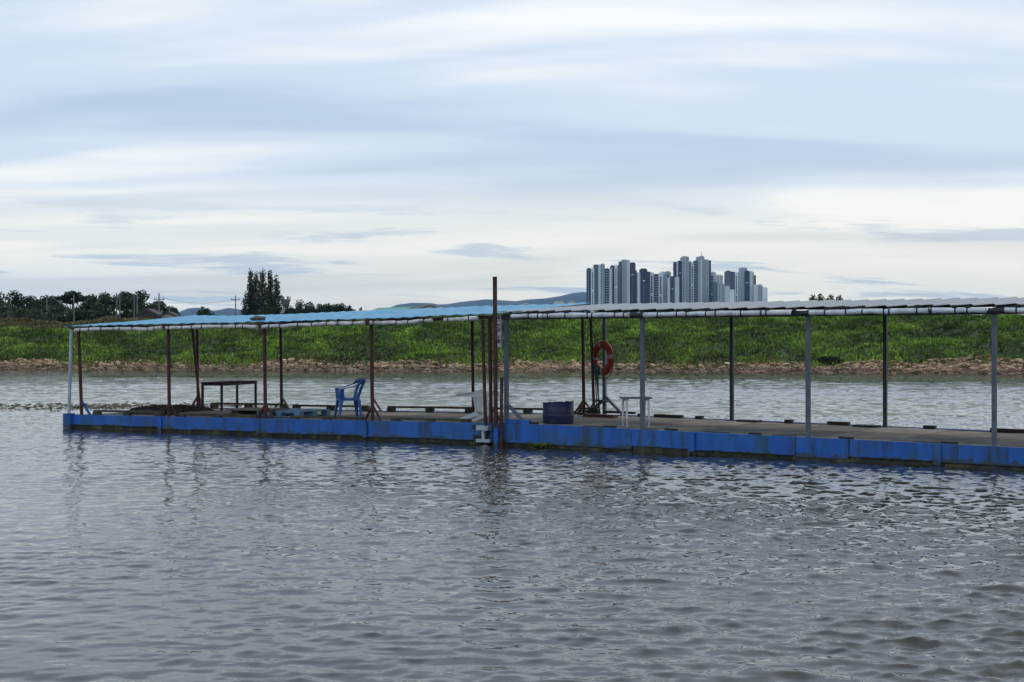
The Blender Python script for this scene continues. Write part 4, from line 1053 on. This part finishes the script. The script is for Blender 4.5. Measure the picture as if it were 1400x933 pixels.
# grey stone lying on the blue tarp
sp_ = PA(5.05, .42, 0); m_ = MB()
vv = [(Vector(p) * (1 + rng.uniform(-.22, .22))) for p in IV]
zz = roofA(5.05, .42) + .06
m_.add([(sp_.x + UA.x * p.x * .26 + VA.x * p.y * .14, sp_.y + UA.y * p.x * .26 + VA.y * p.y * .14, zz + p.z * .075) for p in vv], [tuple(f) for f in IF], True)
tag(m_.build('stone', 'stone_grey', None, origin=(sp_.x, sp_.y, zz)), 'flat grey stone weighing down the blue tarp roof', 'stone')

# cut-down navy drum
cd = PB(.86, .70, 0); z0 = dB(.9) - .016
o = thing('cut_drum', (cd.x, cd.y, z0), 'dark navy plastic drum cut down, on the deck by the joint', 'drum')
nn = 40; vs_, fs_ = [], []
prof = [(.275, 0), (.29, .03), (.29, .12), (.297, .14), (.297, .17), (.29, .19), (.292, .36)]
for k in range(nn):
    a = 2 * math.pi * k / nn
    cut = .016 * math.sin(a * 1.0 + 2.2) + .012 * math.sin(a * 5) + .006 * math.sin(a * 11)
    for i, (r_, z_) in enumerate(prof): vs_.append((cd.x + r_ * math.cos(a), cd.y + r_ * math.sin(a), z0 + z_ + (cut + .045 if i == 6 else 0)))
    vs_.append((cd.x + .280 * math.cos(a), cd.y + .280 * math.sin(a), z0 + .36 + cut + .045)); vs_.append((cd.x + .27 * math.cos(a), cd.y + .27 * math.sin(a), z0 + .02))
m9 = 9
for k in range(nn):
    for i in range(m9 - 1):
        a, b = k * m9 + i, ((k + 1) % nn) * m9 + i; fs_.append((a, b, b + 1, a + 1))
m_ = MB(); m_.add(vs_, fs_, True); m_.add([vs_[k * m9 + 8] for k in range(nn)], [tuple(range(nn))]); m_.build('shell', 'drum_navy', o)
m_ = MB(); m_.tube([(cd.x, cd.y, z0 + .205), (cd.x, cd.y, z0 + .225)], .297, nn).build('hoop', 'drum_navy', o)

# life ring hung on the rear grey post
rc = PB(.16, 3.70, 0); ang = R(57)
cz = 1.615
rcx = Vector((rc.x - .02, rc.y - .10, cz))
o = thing('life_ring', rcx, 'faded red life ring hung high on a rear grey post', 'life ring')
axis_n = Vector((-math.sin(ang), -math.cos(ang), 0)); sideR = Vector((math.cos(ang), -math.sin(ang), 0))
m_ = MB(); vs_, fs_ = [], []; nu, nv2 = 48, 14; RM, rm = .285, .085
for i in range(nu):
    a = 2 * math.pi * i / nu; d = sideR * math.cos(a) + UPV * math.sin(a)
    for j in range(nv2):
        b = 2 * math.pi * j / nv2; vs_.append(rcx + d * (RM + rm * math.cos(b)) + axis_n * rm * .72 * math.sin(b))
for i in range(nu):
    for j in range(nv2):
        a, b = i * nv2 + j, i * nv2 + (j + 1) % nv2; c_, d_ = ((i + 1) % nu) * nv2 + j, ((i + 1) % nu) * nv2 + (j + 1) % nv2
        fs_.append((a, b, d_, c_))
m_.add(vs_, fs_, True); ring = m_.build('ring', 'ring_red', o)
for k in range(4):
    a0 = k * math.pi / 2 + .1; m_ = MB(); vs_, fs_ = [], []
    for i in range(4):
        a = a0 + (i - 1.5) * .075; d = sideR * math.cos(a) + UPV * math.sin(a)
        for j in range(nv2):
            b = 2 * math.pi * j / nv2; vs_.append(rcx + d * (RM + (rm + .004) * math.cos(b)) + axis_n * (rm * .72 + .004) * math.sin(b))
    for i in range(3):
        for j in range(nv2):
            a, b = i * nv2 + j, i * nv2 + (j + 1) % nv2; fs_.append((a, b, b + nv2, a + nv2))
    m_.add(vs_, fs_, True); m_.build('reflective_band', 'reflective', ring)
pts = []
for i in range(33):
    a = 2 * math.pi * i / 32; rr_ = RM + rm + .015 + .03 * abs(math.sin(2 * a + .2)); d = sideR * math.cos(a) + UPV * math.sin(a); pts.append(rcx + d * rr_ + Vector((0, 0, -.03 * max(0, -math.sin(a)))))
MB().tube(pts, .008, 5, cap=False).build('grab_rope', 'rope_dark', o)
# poles, rods and rope leaning by the rear post
def lean_pole(s0, t0, s1, t1, z1, r, m, label, nm='leaning_pole', cat='pole'):
    b_ = PB(s0, t0, dB(s0) - .015); e_ = PB(s1, t1, z1)
    return tag(MB().tube([b_, b_.lerp(e_, .5), e_], [r, r, r * .9], 8).build(nm, m, None, origin=b_), label, cat)
lean_pole(.06, 3.50, -.08, 3.60, 2.50, .032, 'red_oxide', 'dark red pole leaning beside the life ring')
lean_pole(.18, 3.42, .03, 3.58, 1.5, .012, 'rope_dark', 'thin dark rod leaning behind the life ring, left one', 'fishing_rod', 'rod')
lean_pole(.26, 3.40, .06, 3.56, 1.45, .012, 'rope_dark', 'thin dark rod leaning behind the life ring, right one', 'fishing_rod', 'rod')
b_ = PB(.06, 3.50, 1.15)
tag(MB().tube([b_ + Vector((0.02, 0, .34)), b_ + Vector((.05, 0, .15)), b_ + Vector((.07, -.02, -.02)), b_ + Vector((.09, -.02, -.45)), b_ + Vector((.12, -.04, -.69))], [.035, .045, .025, .012, .012], 7).build('green_rope', 'rope_green', None, origin=b_),
    'green rope bundle hanging below the life ring', 'rope')
pts = []
for i in range(40):
    a = i * .5; pts.append(PB(-.05 + .30 * math.cos(a) * (1 - i * .006), 3.45 + .12 * math.sin(a), dB(0) + .0 + .004 * i))
tag(MB().tube(pts, .018, 6).build('coiled_hose', 'rope_dark', None, origin=PB(0, 3.15, dB(0))), 'dark hose coiled on the deck at the rear post foot', 'hose')
m_ = MB(); m_.tube([PB(-.15, 3.6, dB(0) + .03), PB(-.1, 3.6, dB(0) + .12), PB(.02, 3.6, dB(0) + .27), PB(.1, 3.55, dB(0) + .30), PB(.35, 3.6, dB(0) + .28)], .02, 7)
tag(m_.build('bent_pipe', 'grey_steel', None, origin=PB(0, 3.3, dB(0))), 'bent grey pipe tied low across the rear posts', 'pipe')
tag(lbox(PB, .1, .8, 2.95, 3.15, -.017, .045, dB).build('red_plank', 'red_oxide'), 'dark red plank lying behind the navy drum', 'plank')

# small white folding table, seen edge-on
ft = PB(2.48, .75, 0); z0 = dB(2.6) - .014
o = thing('folding_table', (ft.x, ft.y, z0), 'small white folding table with scuffed legs beside a grey post', 'table')
uu = Vector((.985, .17, 0)).normalized(); vv_ = Vector((-.17, .985, 0)).normalized()
def fp(a, b, z): return Vector((ft.x, ft.y, z0 + z)) + uu * a + vv_ * b
MB().box(fp(0, 0, .535), (.54, .34, .03), uu, vv_).build('table_top', 'grey_steel', o)
for a in (-1, 1):
    MB().bar(fp(a * .20, -.15, .505), fp(a * .20, .15, .505), .05, .035).build('hinge_rail', 'pale_steel', o)
    for b in (-1, 1):
        lg = MB().bar(fp(a * .20, b * .14, .50), fp(a * .205, b * .155, .16), .034, .034, up=vv_).build('leg', 'white_paint', o)
        MB().bar(fp(a * .205, b * .155, .17), fp(a * .207, b * .16, 0), .022, .022, up=vv_).build('leg_foot', 'pale_steel', lg)
        MB().bar(fp(a * .20, b * .10, .50), fp(a * .23, b * .145, .40), .015, .015).build('strut', 'pale_steel', lg)

# loose clump of weed caught under the right dock
wp = PB(.95, -.10, .06)
V_, F_, C_ = leaf_cloud([(wp.x, wp.y, wp.z, .22, .07, .05)], 260, .025, ((0.05, 0.09, 0.01), (0.14, 0.18, 0.03)), 61)
tag(np_mesh('weed_clump', V_, F_, 'vegetation', C_), 'green clump of weed caught at the waterline under the dock side', 'weed')

# ------------------------------------------------------------------ air between the dock and the hills
hm = bpy.data.materials.new('haze'); hm.use_nodes = True; t = hm.node_tree; t.nodes.clear()
pv = N('ShaderNodeVolumePrincipled', t); pv.inputs['Color'].default_value = (0.30, 0.60, 1.0, 1); pv.inputs['Density'].default_value = 0.000058
pv.inputs['Anisotropy'].default_value = 0.0
ho = N('ShaderNodeOutputMaterial', t); L(pv.outputs[0], ho.inputs['Volume'], t)
hz = MB().box((600, 3900, 138.5), (9000, 9600, 283)).build('haze', hm)
tag(hz, 'thin pale blue haze over the river plain', 'haze', kind='stuff')
